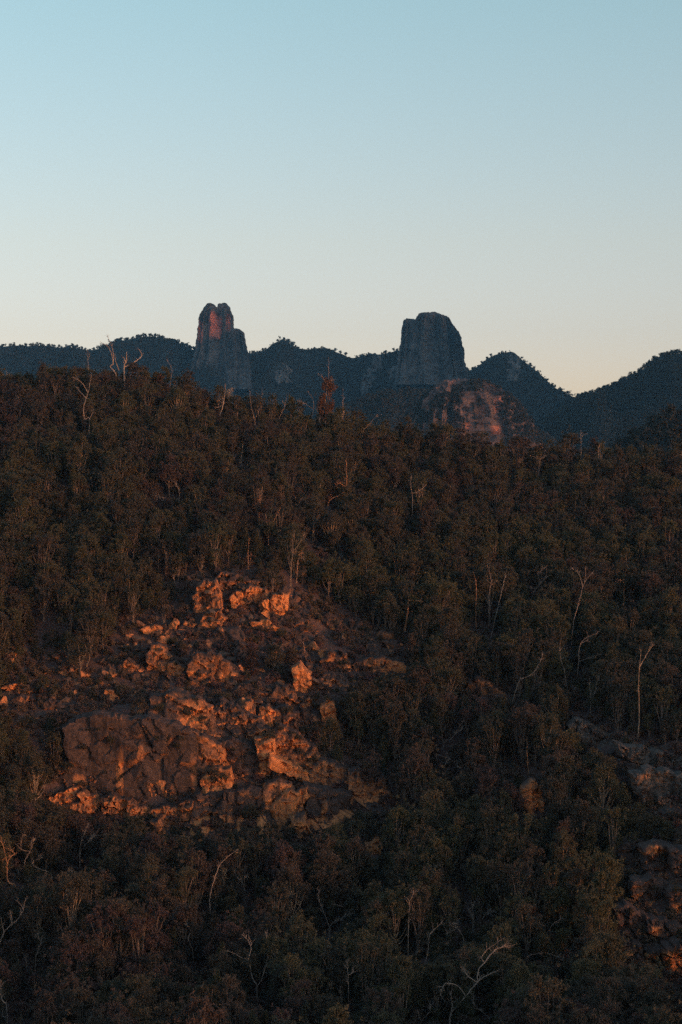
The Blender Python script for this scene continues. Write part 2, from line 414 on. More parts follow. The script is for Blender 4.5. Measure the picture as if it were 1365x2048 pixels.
def empty(name, loc, **k):
    o = bpy.data.objects.new(name, None); COL.objects.link(o); o.location = loc; o.empty_display_size = 1
    return tag(o, **k)
def sub(name, me, parent):
    """child whose mesh is in world coordinates"""
    me.transform(__import__('mathutils').Matrix.Translation(-Vector(parent.location)))
    o = bpy.data.objects.new(name, me); COL.objects.link(o); o.parent = parent
    return o

DS = 4250.0
sp = empty('rock_spire', (float((440 - CX) / F * DS), DS, 150.0), label='tall twin-topped rock spire with red sunlight painted on its face', cat='rock spire')
LITBOX = [(415, 434, 616, 684, 1.15), (394, 408, 632, 696, 0.95), (432, 447, 622, 690, 0.95), (450, 464, 622, 672, 0.85)]  # red patches put the low sun's light into the colour of the face
sub('body', loft([(615.5, 412, 456), (618, 408, 460), (622, 404.5, 463), (632, 401.5, 465), (646, 399, 466.5), (662, 396.5, 469), (685, 394.5, 472), (705, 394.5, 476), (790, 382, 485)], DS, .75, 3, 4.6, MSPIRE, ymul=2.4, fresh_lit_box=LITBOX, nang=110, lean=260), sp)
sub('summit', loft([(607, 418, 424), (609, 414, 428), (612, 411, 431), (618, 407.5, 433), (630, 405, 432)], DS, .9, 8, 1.6, MSPIRE, nrow=24, yoff=-4), sp)
sub('summit', loft([(606.5, 443, 450), (608, 439.5, 453.5), (611, 436.5, 457), (617, 435, 460.5), (630, 436, 462)], DS, .9, 9, 1.6, MSPIRE, nrow=24, yoff=-4), sp)
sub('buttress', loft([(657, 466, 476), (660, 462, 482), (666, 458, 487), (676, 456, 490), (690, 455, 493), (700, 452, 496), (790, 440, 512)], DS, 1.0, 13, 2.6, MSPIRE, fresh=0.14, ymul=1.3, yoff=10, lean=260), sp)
DR = 4150.0
sp2 = empty('rock_spire', (float((865 - CX) / F * DR), DR, 150.0), label='broad flat-topped rock tower of dark blue-grey columns', cat='rock spire')
sub('tower', loft([(638, 813, 829), (640.5, 809, 834), (648, 806, 842), (660, 803.5, 848), (680, 801, 852), (695, 799, 856), (780, 785, 862)], DR, 1.15, 23, 3.4, MSPIRE, ymul=3.0, lean=200), sp2)
sub('tower', loft([(627.5, 846, 872), (629, 841, 880), (632, 836, 887), (640, 830, 890), (660, 826, 892), (700, 820, 895), (780, 815, 900)], DR, 1.0, 27, 4.0, MSPIRE, ymul=3.0, yoff=-4, nang=110, lean=200), sp2)
sub('tower', loft([(631.5, 880, 894), (635, 874, 899), (643, 868, 902.5), (652, 864, 907), (662, 860, 915), (676, 857, 921), (692, 856, 922), (703, 855, 927.5), (714, 855, 927), (722, 855, 926), (735, 855, 929), (790, 850, 936)], DR, 1.0, 31, 4.0, MSPIRE, ymul=3.0, yoff=3, nang=110, lean=160), sp2)

# pale cliff faces on the ridge below the broad tower
def slab_poly(poly, D, thick, seed, cell, amp, step, recline=0.15, yaw=0.0, edge=None, rough=0.8, roundm=None, fresh=0.0, fresh_lit_box=None, mat=None, vert=1.0, skirt=4, grain=0.10, dip=0.0, stretch=1.0, base=None):
    """a rock body seen from in front: traced outline, faceted and cracked front, real thickness behind"""
    rr = np.random.default_rng(seed); m = D / F
    pl = np.array(poly, float); pts = []
    for i in range(len(pl)):
        a, b2 = pl[i], pl[(i + 1) % len(pl)]; L = np.hypot(*(b2 - a)); n = max(1, int(L / (step * 1.3)))
        for k in range(n): pts.append(a + (b2 - a) * k / n)
    pts = np.array(pts)
    pts += np.stack([noise(np.c_[pts / (step * 2.3), 0 * pts[:, :1]], seed), noise(np.c_[pts / (step * 2.3), 0 * pts[:, :1] + 5], seed + 1)], 1) * step * rough
    nb = len(pts)
    x0, y0 = pts.min(0); x1, y1 = pts.max(0)
    gx, gy = np.meshgrid(np.arange(x0, x1, step), np.arange(y0, y1, step))
    g = np.stack([gx.ravel(), gy.ravel()], 1) + rr.uniform(-0.3, 0.3, (gx.size, 2)) * step
    g = g[inpoly(g[:, 0], g[:, 1], pts)]
    if len(g):
        dist = np.full(len(g), 1e9)
        for i in range(nb):
            a, b2 = pts[i], pts[(i + 1) % nb]; ab = b2 - a
            t = np.clip(((g - a) @ ab) / (ab @ ab + 1e-9), 0, 1)
            dist = np.minimum(dist, np.hypot(*(g - a - t[:, None] * ab).T))
        keep = dist > step * 0.45; g = g[keep]; dist = dist[keep]
        allp = np.vstack([pts, g]); de = np.concatenate([np.zeros(nb), dist])
    else:
        allp = pts; de = np.zeros(nb)
    vo, eo, fo, ov, oe, of = delaunay_2d_cdt([Vector(q) for q in allp], [(i, (i + 1) % nb) for i in range(nb)], [], 1, 1e-4)
    if len(vo) != len(allp):
        de = np.array([de[o_[0]] if o_ else 0 for o_ in ov])
        bnd = [ov_i for ov_i in range(len(vo))]
    q = np.array([tuple(a) for a in vo])
    cx, cy_ = pl.mean(0)
    hx = (q[:, 0] - cx) * m; hy = (cy_ - q[:, 1]) * m           # metres, right and up
    ca, sa = math.cos(dip), math.sin(dip); hx0, hy0 = hx, hy
    hx, hy = (hx0 * ca + hy0 * sa) / stretch, -hx0 * sa + hy0 * ca
    cells = max(3, int((x1 - x0) * (y1 - y0) * m * m / (cell * cell * vert)))
    sx = rr.uniform(hx.min(), hx.max(), cells); sy = rr.uniform(hy.min(), hy.max(), cells)
    off = rr.uniform(-1.7, 1.7, cells) * amp; gxs = rr.normal(0, 0.26, cells); gys = rr.normal(0.03, 0.22, cells)
    wob = 0.07 * cell * np.stack([noise(np.stack([hx, hy, 0 * hx], -1) / (cell * 0.5), seed + 3), noise(np.stack([hx, hy, 0 * hx + 9], -1) / (cell * 0.5), seed + 4)], -1)
    ddx = hx[:, None] + wob[:, :1] - sx; ddy = (hy[:, None] + wob[:, 1:] - sy) / vert
    d2 = np.sqrt(ddx ** 2 + ddy ** 2); o2 = np.argsort(d2, 1)[:, :2]; r_ = np.arange(len(hx)); n0 = o2[:, 0]
    crack = d2[r_, o2[:, 1]] - d2[r_, n0]
    dep = off[n0] + gxs[n0] * ddx[r_, n0] + gys[n0] * (hy - sy[n0])
    dep = np.clip(dep, -2.2 * amp, 2.2 * amp) + 1.1 * amp * np.exp(-(crack / (0.075 * cell)) ** 2)
    c2 = max(6, int(cells * 9)); sx = rr.uniform(hx.min(), hx.max(), c2); sy = rr.uniform(hy.min(), hy.max(), c2)
    f0 = np.zeros(len(hx), int); dmin = np.full(len(hx), 1e9); dsec = np.full(len(hx), 1e9)
    for k in range(c2):
        dk = np.hypot(hx + .5 * wob[:, 0] - sx[k], (hy + .5 * wob[:, 1] - sy[k]) / vert)
        dsec = np.where(dk < dmin, dmin, np.minimum(dsec, dk)); f0 = np.where(dk < dmin, k, f0); dmin = np.minimum(dk, dmin)
    o3 = rr.normal(0, .34, c2) * amp; g3 = rr.normal(0, .42, (c2, 2))
    dep = dep + np.clip(o3[f0] + g3[f0, 0] * (hx - sx[f0]) + g3[f0, 1] * (hy - sy[f0]), -amp, amp) + .35 * amp * np.exp(-((dsec - dmin) / (.05 * cell)) ** 2)
    rm = roundm if roundm is not None else 0.5 * amp
    er = (edge or 0.18 * cell)
    dep = dep + rm * np.clip(1 - de * m / er, 0, 1) ** 2
    dep = dep + grain * amp * fbm(np.stack([hx, hy, 0 * hx], -1) / (0.35 * cell), 4, seed + 11, 0.6)
    dep = dep + yaw * hx0 + recline * hy0
    Y = (base(q[:, 0], q[:, 1]) if base is not None else D) + dep
    mm = (Y - dep) / F if base is not None else m
    front = np.stack([(q[:, 0] - CX) * mm, Y, (CY - q[:, 1]) * mm], -1)
    # boundary loop of the triangulation
    cnt = {}
    for t in fo:
        for i in range(len(t)):
            a, b2 = t[i], t[(i + 1) % len(t)]; cnt[(a, b2)] = 1
    be = [(a, b2) for (a, b2) in cnt if (b2, a) not in cnt]
    nxt = dict(be); vlist = [front]; faces = [list(t) for t in fo]; base = len(front)
    bi = sorted(nxt); idx = {v_: i for i, v_ in enumerate(bi)}; prev = {v_: v_ for v_ in bi}
    cen = front[bi].mean(0)
    for s in range(1, skirt + 1):
        u = s / skirt
        r2 = front[bi].copy()
        r2[:, 1] += thick * u
        w = 1 + 0.10 * math.sin(u * 2.2) - 0.16 * u * u
        r2[:, 0] = cen[0] + (r2[:, 0] - cen[0]) * w; r2[:, 2] = cen[2] + (r2[:, 2] - cen[2]) * w
        r2 += 0.35 * amp * np.stack([noise(r2 / (0.5 * cell), seed + 20 + k) for k in range(3)], -1)
        vlist.append(r2)
        cur = {v_: base + (s - 1) * len(bi) + idx[v_] for v_ in bi}
        for a, b2 in be: faces.append([prev[b2], prev[a], cur[a], cur[b2]])
        prev = cur
    bc = np.vstack(vlist).shape[0]
    vlist.append(np.array([[cen[0], cen[1] + thick * 1.05, cen[2]]]))
    for a, b2 in be: faces.append([prev[b2], prev[a], bc])
    v = np.vstack(vlist)
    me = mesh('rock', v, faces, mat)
    # the winding: front faces must look back at the camera
    nrm = np.zeros(len(me.polygons) * 3, np.float32); me.polygons.foreach_get('normal', nrm); nrm = nrm.reshape(-1, 3)
    if nrm[:len(fo), 1].mean() > 0: me.flip_normals()
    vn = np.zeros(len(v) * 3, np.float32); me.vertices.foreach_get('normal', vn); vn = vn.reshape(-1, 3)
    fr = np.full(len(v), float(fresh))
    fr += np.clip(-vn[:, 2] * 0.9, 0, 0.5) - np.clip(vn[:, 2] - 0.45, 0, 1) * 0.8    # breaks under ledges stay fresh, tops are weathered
    if fresh_lit_box:
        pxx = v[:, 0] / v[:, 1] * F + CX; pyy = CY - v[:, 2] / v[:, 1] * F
        for (bx0, bx1, by0, by1, s) in fresh_lit_box:
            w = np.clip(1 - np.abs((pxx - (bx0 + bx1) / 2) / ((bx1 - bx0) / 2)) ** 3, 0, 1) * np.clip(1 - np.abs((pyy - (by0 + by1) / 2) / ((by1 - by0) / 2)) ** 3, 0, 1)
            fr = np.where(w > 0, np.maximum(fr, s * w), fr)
    attr(me, 'fresh', fr)
    return me

def ridge_depth(qx, qy):
    X, Y, Z = RIDGE['X'].ravel(), RIDGE['Y'].ravel(), RIDGE['Z'].ravel(); k = RIDGE['T'].ravel() >= 0; X, Y, Z = X[k], Y[k], Z[k]
    px, py = X / Y * F + CX, CY - Z / Y * F; out = np.zeros(len(qx))
    for i_ in range(len(qx)):
        d_ = np.hypot(px - qx[i_], py - qy[i_]); w_ = np.argsort(d_)[:5]; out[i_] = Y[w_].min()
    return out
def far_cliff(poly, label, seed, yaw=0.0, rec=0.9, proud=7.0):
    c = np.array(poly, float).mean(0); b_ = max(p_[1] for p_ in poly); D = float(ridge_depth([c[0]], [c[1]])[0])
    me = slab_poly(poly, D, 40.0, seed, 17.0, 5.0, 3.2, recline=0, yaw=yaw, mat=MFAR, vert=3.5, rough=1.5, base=lambda x_, y_: ridge_depth(x_, y_) - proud)
    o = put('cliff', me); tag(o, label, 'cliff')
    o.location = (float((c[0] - CX) / F * D), D, float((CY - b_) / F * D)); me.transform(__import__('mathutils').Matrix.Translation(-o.location))
far_cliff([(738, 708), (752, 706), (764, 722), (762, 748), (748, 762), (735, 788), (722, 790), (728, 760), (736, 735)], 'pale grey streaked cliff on the ridge between the two spires', 61, 0.3)
far_cliff([(776, 738), (800, 730), (803, 752), (790, 760), (776, 757)], 'small grey cliff under the broad tower', 62, 0.2)
far_cliff([(822, 740), (838, 728), (850, 734), (846, 750), (832, 762), (820, 767)], 'grey rock rib below the columns of the broad tower', 63, -0.2)
far_cliff([(552, 735), (560, 722), (572, 727), (586, 740), (578, 752), (586, 768), (566, 760), (556, 774), (548, 752)], 'dim grey rock patch on the wooded ridge beside the twin spire', 64)
far_cliff([(1014, 716), (1030, 706), (1041, 718), (1040, 745), (1028, 768), (1018, 760)], 'dark rock face on the small wooded peak', 65, 0.2, 0.4)

# ------------------------------------------------------------------ red rock dome
DD = 2500.0; md = DD / F
dl = np.array([(759, 903, 930), (761, 892, 948), (768, 877, 974), (780, 864, 1000), (795, 852, 1025), (815, 841, 1043), (840, 832, 1058), (870, 825, 1072), (930, 810, 1100)], float)
dm = loft(dl, DD, 0.75, 71, 5.5, rock_material('dome_rock', 0.05, (0.055, 0.040, 0.039), (0.16, 0.105, 0.098), (0.56, 0.19, 0.11), (0.26, 0.115, 0.09), (0.028, 0.023, 0.024), bumpd=4.0, fthr=0.66),
          nrow=110, nang=200, fresh=0.14, ymul=1.3, fresh_lit_box=[(985, 1010, 785, 835, 0.8), (955, 975, 800, 830, 0.6), (925, 950, 838, 866, 0.8), (980, 1005, 848, 872, 0.9), (890, 925, 757, 775, 0.5), (1000, 1050, 790, 860, 0.42)])
dome = put('rock_dome', dm); tag(dome, 'rounded red-brown rock dome with scrub on its back', 'rock dome')
bz = float(dm.vertices[len(dm.vertices) - 2].co.z); dome.location = (float((950 - CX) * md), DD, bz)
dm.transform(__import__('mathutils').Matrix.Translation(-dome.location))

# ------------------------------------------------------------------ rock outcrops on the hillside
MT = __import__('mathutils').Matrix.Translation
PROT = []                                   # (polygon, distance): rock that trees must not stand in front of
def rock_body(poly, yaw=0.0, rec=0.15, proud=1.2, thick=6.0, fresh=0.2, cell=2.2, amp=0.42, box=None, mat=None, seed=None, vert=1.3, step=3.4, dip=None):
    pl = np.array(poly, float); (x0, y0), (x1, y1) = pl.min(0), pl.max(0)
    gx, gy = np.meshgrid(np.linspace(x0, x1, 9), np.linspace(y0, y1, 9)); gx, gy = gx.ravel(), gy.ravel()
    k = inpoly(gx, gy, poly); d = hit(gx[k], gy[k]) if k.any() else hit([pl[:, 0].mean()], [pl[:, 1].mean()])
    D = float(np.percentile(d, 40)) - proud
    PROT.append((poly, D))
    return slab_poly(poly, D, thick, seed if seed is not None else int(abs(pl.sum())) % 9973, cell, amp, step, recline=rec, yaw=yaw, fresh=fresh, fresh_lit_box=box, mat=mat or MROCK, vert=vert, rough=1.2, dip=R(-22) if dip is None else dip, stretch=1.6), D

def outcrop(name, label, cat, parts):
    meshes = [(n_, rock_body(p_, **{**(dict(dip=0.0) if n_ in ('rock_face', 'pillar', 'pinnacle') else {}), **k_})) for n_, p_, k_ in parts]
    ally = np.vstack([np.array(p_) for _, p_, _ in parts]); D = float(np.mean([q[1][1] for q in meshes]))
    loc = ((ally[:, 0].mean() - CX) / F * D, D, (CY - ally[:, 1].max()) / F * D)
    o = empty(name, tuple(map(float, loc)), label=label, cat=cat)
    for n_, (me_, _) in meshes: sub(n_, me_, o)
    return o

MASS = [([(96,1500),(130,1440),(170,1390),(232,1300),(320,1232),(385,1160),(450,1146),(520,1152),(580,1192),(640,1236),(720,1252),(830,1312),(822,1350),(722,1376),(692,1470),(740,1530),(800,1616),(760,1640),(620,1690),(400,1692),(300,1672),(190,1648),(92,1616),(104,1560)], 'rock_mass', MROCK, .34),
        ([(1140,1448),(1165,1438),(1240,1478),(1330,1505),(1415,1525),(1415,1665),(1350,1652),(1300,1622),(1270,1560),(1235,1512),(1165,1485)], 'rock_mass', MGREY, .3),
        ([(1234,1704),(1265,1688),(1320,1690),(1415,1700),(1415,1970),(1345,1985),(1300,1950),(1245,1925),(1225,1850)], 'rock_mass', MROCK, .02)]
for k_, (poly, nm_, mt_, fr_0) in enumerate(MASS):
    pc_ = np.array(poly, float).mean(0); D_ = float(hit([pc_[0]], [pc_[1]])[0])
    me_ = slab_poly(poly, D_, 3.0, 500 + k_, 2.1, .8, 4.2, recline=0, mat=mt_, rough=1.6, fresh=fr_0, dip=R(-24), stretch=1.9, grain=.12, base=lambda x_, y_: hit(x_, y_) - .35)
    loc_ = Vector(((pc_[0] - CX) / F * D_, D_, (CY - pc_[1]) / F * D_)); me_.transform(MT(-loc_)); put(nm_, me_, HILLSIDE, loc=loc_)

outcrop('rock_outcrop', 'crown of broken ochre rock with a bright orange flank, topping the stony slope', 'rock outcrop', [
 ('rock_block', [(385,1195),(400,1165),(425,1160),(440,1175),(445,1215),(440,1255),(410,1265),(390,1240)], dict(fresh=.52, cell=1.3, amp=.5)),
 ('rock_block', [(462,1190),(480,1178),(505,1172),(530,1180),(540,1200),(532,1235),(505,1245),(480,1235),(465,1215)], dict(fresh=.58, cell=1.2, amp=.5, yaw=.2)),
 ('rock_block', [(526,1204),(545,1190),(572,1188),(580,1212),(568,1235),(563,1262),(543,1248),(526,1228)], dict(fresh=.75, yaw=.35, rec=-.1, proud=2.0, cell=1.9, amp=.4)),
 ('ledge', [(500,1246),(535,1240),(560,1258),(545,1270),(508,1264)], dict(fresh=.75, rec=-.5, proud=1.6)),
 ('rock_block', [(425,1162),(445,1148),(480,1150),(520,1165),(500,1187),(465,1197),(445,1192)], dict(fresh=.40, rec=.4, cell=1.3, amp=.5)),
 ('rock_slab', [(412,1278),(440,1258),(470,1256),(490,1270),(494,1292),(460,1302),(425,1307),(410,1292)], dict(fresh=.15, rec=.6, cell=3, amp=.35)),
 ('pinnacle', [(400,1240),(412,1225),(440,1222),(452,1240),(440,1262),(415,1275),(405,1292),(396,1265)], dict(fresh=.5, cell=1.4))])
outcrop('rock_outcrop', 'bouldery stone step with an orange pillar between the crown and the cliff', 'rock outcrop', [
 ('rock_block', [(375,1332),(395,1308),(425,1305),(455,1325),(478,1345),(490,1362),(470,1385),(440,1394),(405,1385),(380,1370)], dict(fresh=.3, yaw=.25, rec=-.08, proud=2.2, cell=4, amp=.4, box=[(425,486,1340,1396,.95)])),
 ('rock_block', [(290,1310),(305,1290),(325,1293),(337,1315),(334,1350),(330,1374),(308,1377),(297,1350)], dict(fresh=.42, proud=1.8, cell=1.8)),
 ('rock_block', [(335,1330),(350,1320),(367,1335),(362,1360),(345,1374),(333,1360)], dict(fresh=.55, proud=2)),
 ('rock_block', [(538,1394),(550,1377),(570,1371),(590,1382),(594,1400),(578,1414),(555,1414),(541,1406)], dict(fresh=.3, proud=2, cell=3, amp=.35)),
 ('pillar', [(583,1340),(600,1328),(620,1345),(624,1370),(610,1395),(606,1420),(599,1450),(588,1442),(590,1405),(594,1385),(588,1365)], dict(fresh=.8, rec=-.1, proud=2.0, yaw=.2)),
 ('rock_slab', [(612,1335),(640,1338),(690,1358),(702,1372),(680,1380),(650,1370),(625,1363)], dict(fresh=.4, rec=.7)),
 ('rock_block', [(643,1412),(658,1400),(674,1415),(674,1452),(662,1464),(646,1456)], dict(fresh=.8, proud=2.5, rec=0)),
 ('rock_block', [(603,1402),(618,1394),(626,1408),(620,1422),(605,1418)], dict(fresh=.5, proud=2)),
 ('rock_slab', [(543,1420),(575,1415),(594,1430),(594,1465),(570,1482),(546,1472)], dict(fresh=.3, rec=.3)),
 ('rock_block', [(480,1415),(498,1406),(510,1420),(508,1437),(490,1444),(478,1430)], dict(fresh=.6, proud=1.8)),
 ('rock_block', [(518,1418),(538,1410),(550,1430),(544,1457),(528,1460),(518,1440)], dict(fresh=.55, proud=1.8))])
outcrop('rock_outcrop', 'low ochre ledge ending in a dark overhang beside the stony slope', 'rock outcrop', [
 ('ledge', [(705,1330),(725,1320),(760,1312),(790,1322),(820,1335),(812,1346),(780,1353),(745,1363),(715,1362)], dict(fresh=.5, rec=.25, proud=1.6, cell=1.8)),
 ('rock_block', [(640,1320),(670,1300),(692,1310),(704,1335),(702,1360),(685,1357),(660,1352),(638,1347)], dict(fresh=.25, yaw=.15, box=[(684,708,1325,1364,.95)]))])
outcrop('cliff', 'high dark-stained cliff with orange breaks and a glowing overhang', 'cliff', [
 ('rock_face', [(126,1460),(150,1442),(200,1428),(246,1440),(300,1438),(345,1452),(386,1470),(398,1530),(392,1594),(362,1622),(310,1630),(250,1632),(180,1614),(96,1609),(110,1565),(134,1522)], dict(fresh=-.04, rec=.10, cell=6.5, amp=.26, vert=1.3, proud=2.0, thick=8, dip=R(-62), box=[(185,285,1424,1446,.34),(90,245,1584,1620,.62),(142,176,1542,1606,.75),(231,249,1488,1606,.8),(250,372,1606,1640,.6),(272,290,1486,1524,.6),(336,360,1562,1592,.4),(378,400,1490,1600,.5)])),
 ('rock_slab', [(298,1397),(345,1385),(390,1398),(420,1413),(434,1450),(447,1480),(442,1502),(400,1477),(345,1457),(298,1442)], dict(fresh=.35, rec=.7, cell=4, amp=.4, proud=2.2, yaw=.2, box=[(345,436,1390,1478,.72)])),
 ('rock_slab', [(380,1465),(440,1488),(457,1525),(462,1547),(430,1547),(400,1562),(388,1592),(383,1530)], dict(fresh=.48, rec=.2, proud=2.2, cell=3)),
 ('rock_block', [(400,1562),(425,1540),(455,1538),(464,1560),(460,1587),(430,1594),(403,1597)], dict(fresh=.72, proud=2.8, yaw=.1, cell=2.4)),
 ('rock_face', [(438,1490),(470,1478),(522,1503),(527,1545),(517,1572),(490,1577),(460,1562),(450,1520)], dict(fresh=-.1, proud=.3, rec=-.05, cell=4, amp=.3)),
 ('pillar', [(512,1480),(545,1473),(554,1500),(547,1520),(542,1560),(530,1582),(516,1562),(520,1520)], dict(fresh=.82, proud=2.6, rec=.0, cell=1.8)),
 ('rock_slab', [(538,1477),(560,1453),(590,1468),(627,1494),(644,1520),(638,1547),(616,1552),(580,1527),(546,1512)], dict(fresh=.50, rec=.4, proud=3.4, cell=2.4, yaw=.15)),
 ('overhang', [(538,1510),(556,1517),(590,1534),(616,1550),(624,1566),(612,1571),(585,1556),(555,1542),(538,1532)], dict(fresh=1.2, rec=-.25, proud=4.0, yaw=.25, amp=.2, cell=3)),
 ('rock_face', [(543,1533),(585,1553),(612,1568),(602,1592),(575,1582),(548,1562)], dict(fresh=.0, proud=.2, rec=-.1)),
 ('rock_slab', [(528,1574),(560,1560),(590,1582),(614,1572),(620,1590),(607,1615),(614,1640),(602,1662),(575,1642),(545,1642),(526,1610)], dict(fresh=.60, rec=.15, proud=2.6, cell=3)),
 ('rock_block', [(616,1547),(645,1518),(680,1533),(707,1560),(704,1584),(665,1580),(620,1570)], dict(fresh=.52, rec=.25, proud=2.4)),
 ('rock_face', [(608,1574),(660,1582),(702,1588),(700,1642),(660,1662),(620,1647),(613,1610)], dict(fresh=.1, rec=.05, proud=1.4, cell=3, vert=2, box=[(640,658,1590,1652,.6)])),
 ('rock_block', [(698,1547),(730,1533),(760,1553),(787,1590),(798,1617),(760,1627),(720,1622),(698,1602)], dict(fresh=.46, rec=.25, proud=2.3, cell=2)),
 ('rock_block', [(750,1560),(762,1544),(777,1558),(772,1577),(756,1577)], dict(fresh=.4, proud=2.6)),
 ('rock_face', [(453,1587),(500,1580),(532,1590),(532,1642),(500,1662),(460,1652),(448,1615)], dict(fresh=.2, cell=3, vert=2)),
 ('rock_face', [(386,1594),(450,1590),(454,1640),(442,1682),(410,1672),(383,1642)], dict(fresh=.2, cell=3, vert=2)),
 ('ledge', [(93,1602),(120,1586),(150,1578),(185,1592),(205,1612),(190,1630),(150,1622),(118,1616)], dict(fresh=.62, cell=1.4, amp=.55, proud=2.0, rec=.25)),
 ('ledge', [(196,1604),(225,1588),(262,1606),(300,1618),(296,1642),(262,1634),(232,1640),(205,1630)], dict(fresh=.58, cell=1.2, amp=.55, proud=2.4, rec=.2)),
 ('ledge', [(296,1624),(330,1608),(352,1614),(384,1598),(390,1626),(372,1650),(345,1662),(318,1648)], dict(fresh=.5, cell=1.3, amp=.55, proud=2.0, rec=.15)),
 ('rock_block', [(300,1650),(320,1640),(330,1665),(322,1690),(306,1684)], dict(fresh=.45, proud=1.6)),
 ('pillar', [(588,1640),(608,1633),(614,1690),(603,1707),(590,1690)], dict(fresh=.55, rec=.1)),
 ('rock_slab', [(438,1400),(480,1418),(520,1438),(547,1470),(520,1487),(470,1477),(438,1452),(428,1425)], dict(fresh=.38, rec=.6, cell=1.4, amp=.5))])
outcrop('rock_outcrop', 'long stepped grey ledges slanting down through the trees', 'rock outcrop', [
 ('ledge', [(1138,1452),(1165,1440),(1200,1458),(1235,1478),(1242,1500),(1205,1502),(1165,1482)], dict(fresh=.35, rec=.6, mat=MGREY, cell=1.6, amp=.5)),
 ('ledge', [(1235,1490),(1280,1496),(1330,1508),(1410,1528),(1410,1562),(1340,1552),(1290,1532),(1245,1517)], dict(fresh=.35, rec=.55, mat=MGREY, cell=1.5, amp=.5)),
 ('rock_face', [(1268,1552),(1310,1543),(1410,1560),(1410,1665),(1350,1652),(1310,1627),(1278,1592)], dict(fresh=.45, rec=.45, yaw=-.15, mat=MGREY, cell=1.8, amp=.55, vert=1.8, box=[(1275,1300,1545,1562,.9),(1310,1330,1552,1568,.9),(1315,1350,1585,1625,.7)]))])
outcrop('rock_outcrop', 'small orange rock tower standing alone among dark trees', 'rock outcrop', [
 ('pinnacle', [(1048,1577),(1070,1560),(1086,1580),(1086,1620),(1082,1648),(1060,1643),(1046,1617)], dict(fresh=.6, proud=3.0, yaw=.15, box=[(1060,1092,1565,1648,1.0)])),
 ('ledge', [(965,1522),(985,1510),(1010,1528),(1045,1534),(1062,1562),(1030,1552),(990,1547)], dict(fresh=.3, rec=.5, mat=MGREY, cell=1.5))])
outcrop('cliff', 'shadowed layered cliff with rusty patches below the grey ledges', 'cliff', [
 ('rock_face', [(1236,1706),(1250,1692),(1285,1686),(1300,1700),(1292,1735),(1262,1752),(1240,1738)], dict(fresh=.0, rec=.3, cell=1.8, amp=.55)),
 ('rock_face', [(1290,1696),(1330,1690),(1352,1702),(1350,1738),(1330,1760),(1300,1752),(1288,1728)], dict(fresh=.08, rec=.2, cell=1.8, amp=.55, proud=1.6, box=[(1292,1330,1688,1712,.95),(1330,1352,1728,1758,.75)])),
 ('rock_face', [(1346,1704),(1415,1700),(1415,1775),(1375,1790),(1350,1762)], dict(fresh=.1, rec=.25, cell=1.8, amp=.5)),
 ('rock_block', [(1262,1766),(1300,1758),(1342,1768),(1338,1812),(1322,1834),(1290,1830),(1268,1806)], dict(fresh=.02, rec=.1, cell=2, amp=.55, proud=1.5, box=[(1298,1327,1798,1834,.85)])),
 ('rock_block', [(1336,1786),(1372,1776),(1415,1785),(1415,1842),(1368,1846),(1340,1830)], dict(fresh=.02, rec=.15, cell=2, amp=.5, box=[(1343,1364,1803,1832,.85)])),
 ('rock_block', [(1232,1822),(1262,1812),(1296,1836),(1300,1872),(1270,1890),(1238,1872)], dict(fresh=.0, rec=.35, cell=1.6, amp=.5)),
 ('rock_block', [(1292,1844),(1330,1842),(1366,1856),(1415,1850),(1415,1896),(1352,1900),(1310,1890)], dict(fresh=.02, rec=.3, cell=1.5, amp=.5, proud=1.6, box=[(1298,1327,1850,1876,.8)])),
 ('rock_block', [(1244,1897),(1262,1890),(1284,1896),(1290,1922),(1266,1930),(1250,1924)], dict(fresh=.2, rec=.0, cell=1.5, box=[(1246,1270,1896,1930,.85)])),
 ('rock_block', [(1292,1905),(1326,1896),(1330,1930),(1322,1956),(1300,1948)], dict(fresh=.2, rec=.0, cell=1.5, box=[(1298,1326,1908,1952,.85)])),
 ('rock_block', [(1328,1898),(1370,1890),(1415,1896),(1415,1968),(1362,1966),(1344,1984),(1330,1960)], dict(fresh=.3, rec=.0, cell=1.5, proud=1.8, box=[(1328,1372,1900,1950,.95)]))])
outcrop('rock_outcrop', 'little rusty rock showing among the trees at the cliff foot', 'rock outcrop', [
 ('rock_block', [(733,1692),(752,1676),(767,1692),(760,1714),(738,1722)], dict(fresh=.85, proud=1.5))])
outcrop('rock_outcrop', 'dim rusty rock face half hidden in the trees past the ochre ledge', 'rock outcrop', [
 ('rock_face', [(933,1365),(960,1353),(990,1366),(1007,1390),(985,1404),(948,1400)], dict(fresh=.45))])
outcrop('rock_outcrop', 'smooth grey slab lying between trunks above the rock crown', 'rock outcrop', [
 ('rock_slab', [(623,1095),(645,1086),(680,1103),(707,1122),(690,1132),(655,1122)], dict(fresh=.2, rec=.8, mat=MGREY)),
 ('rock_block', [(583,1137),(600,1120),(617,1140),(614,1167),(593,1172)], dict(fresh=.55))])

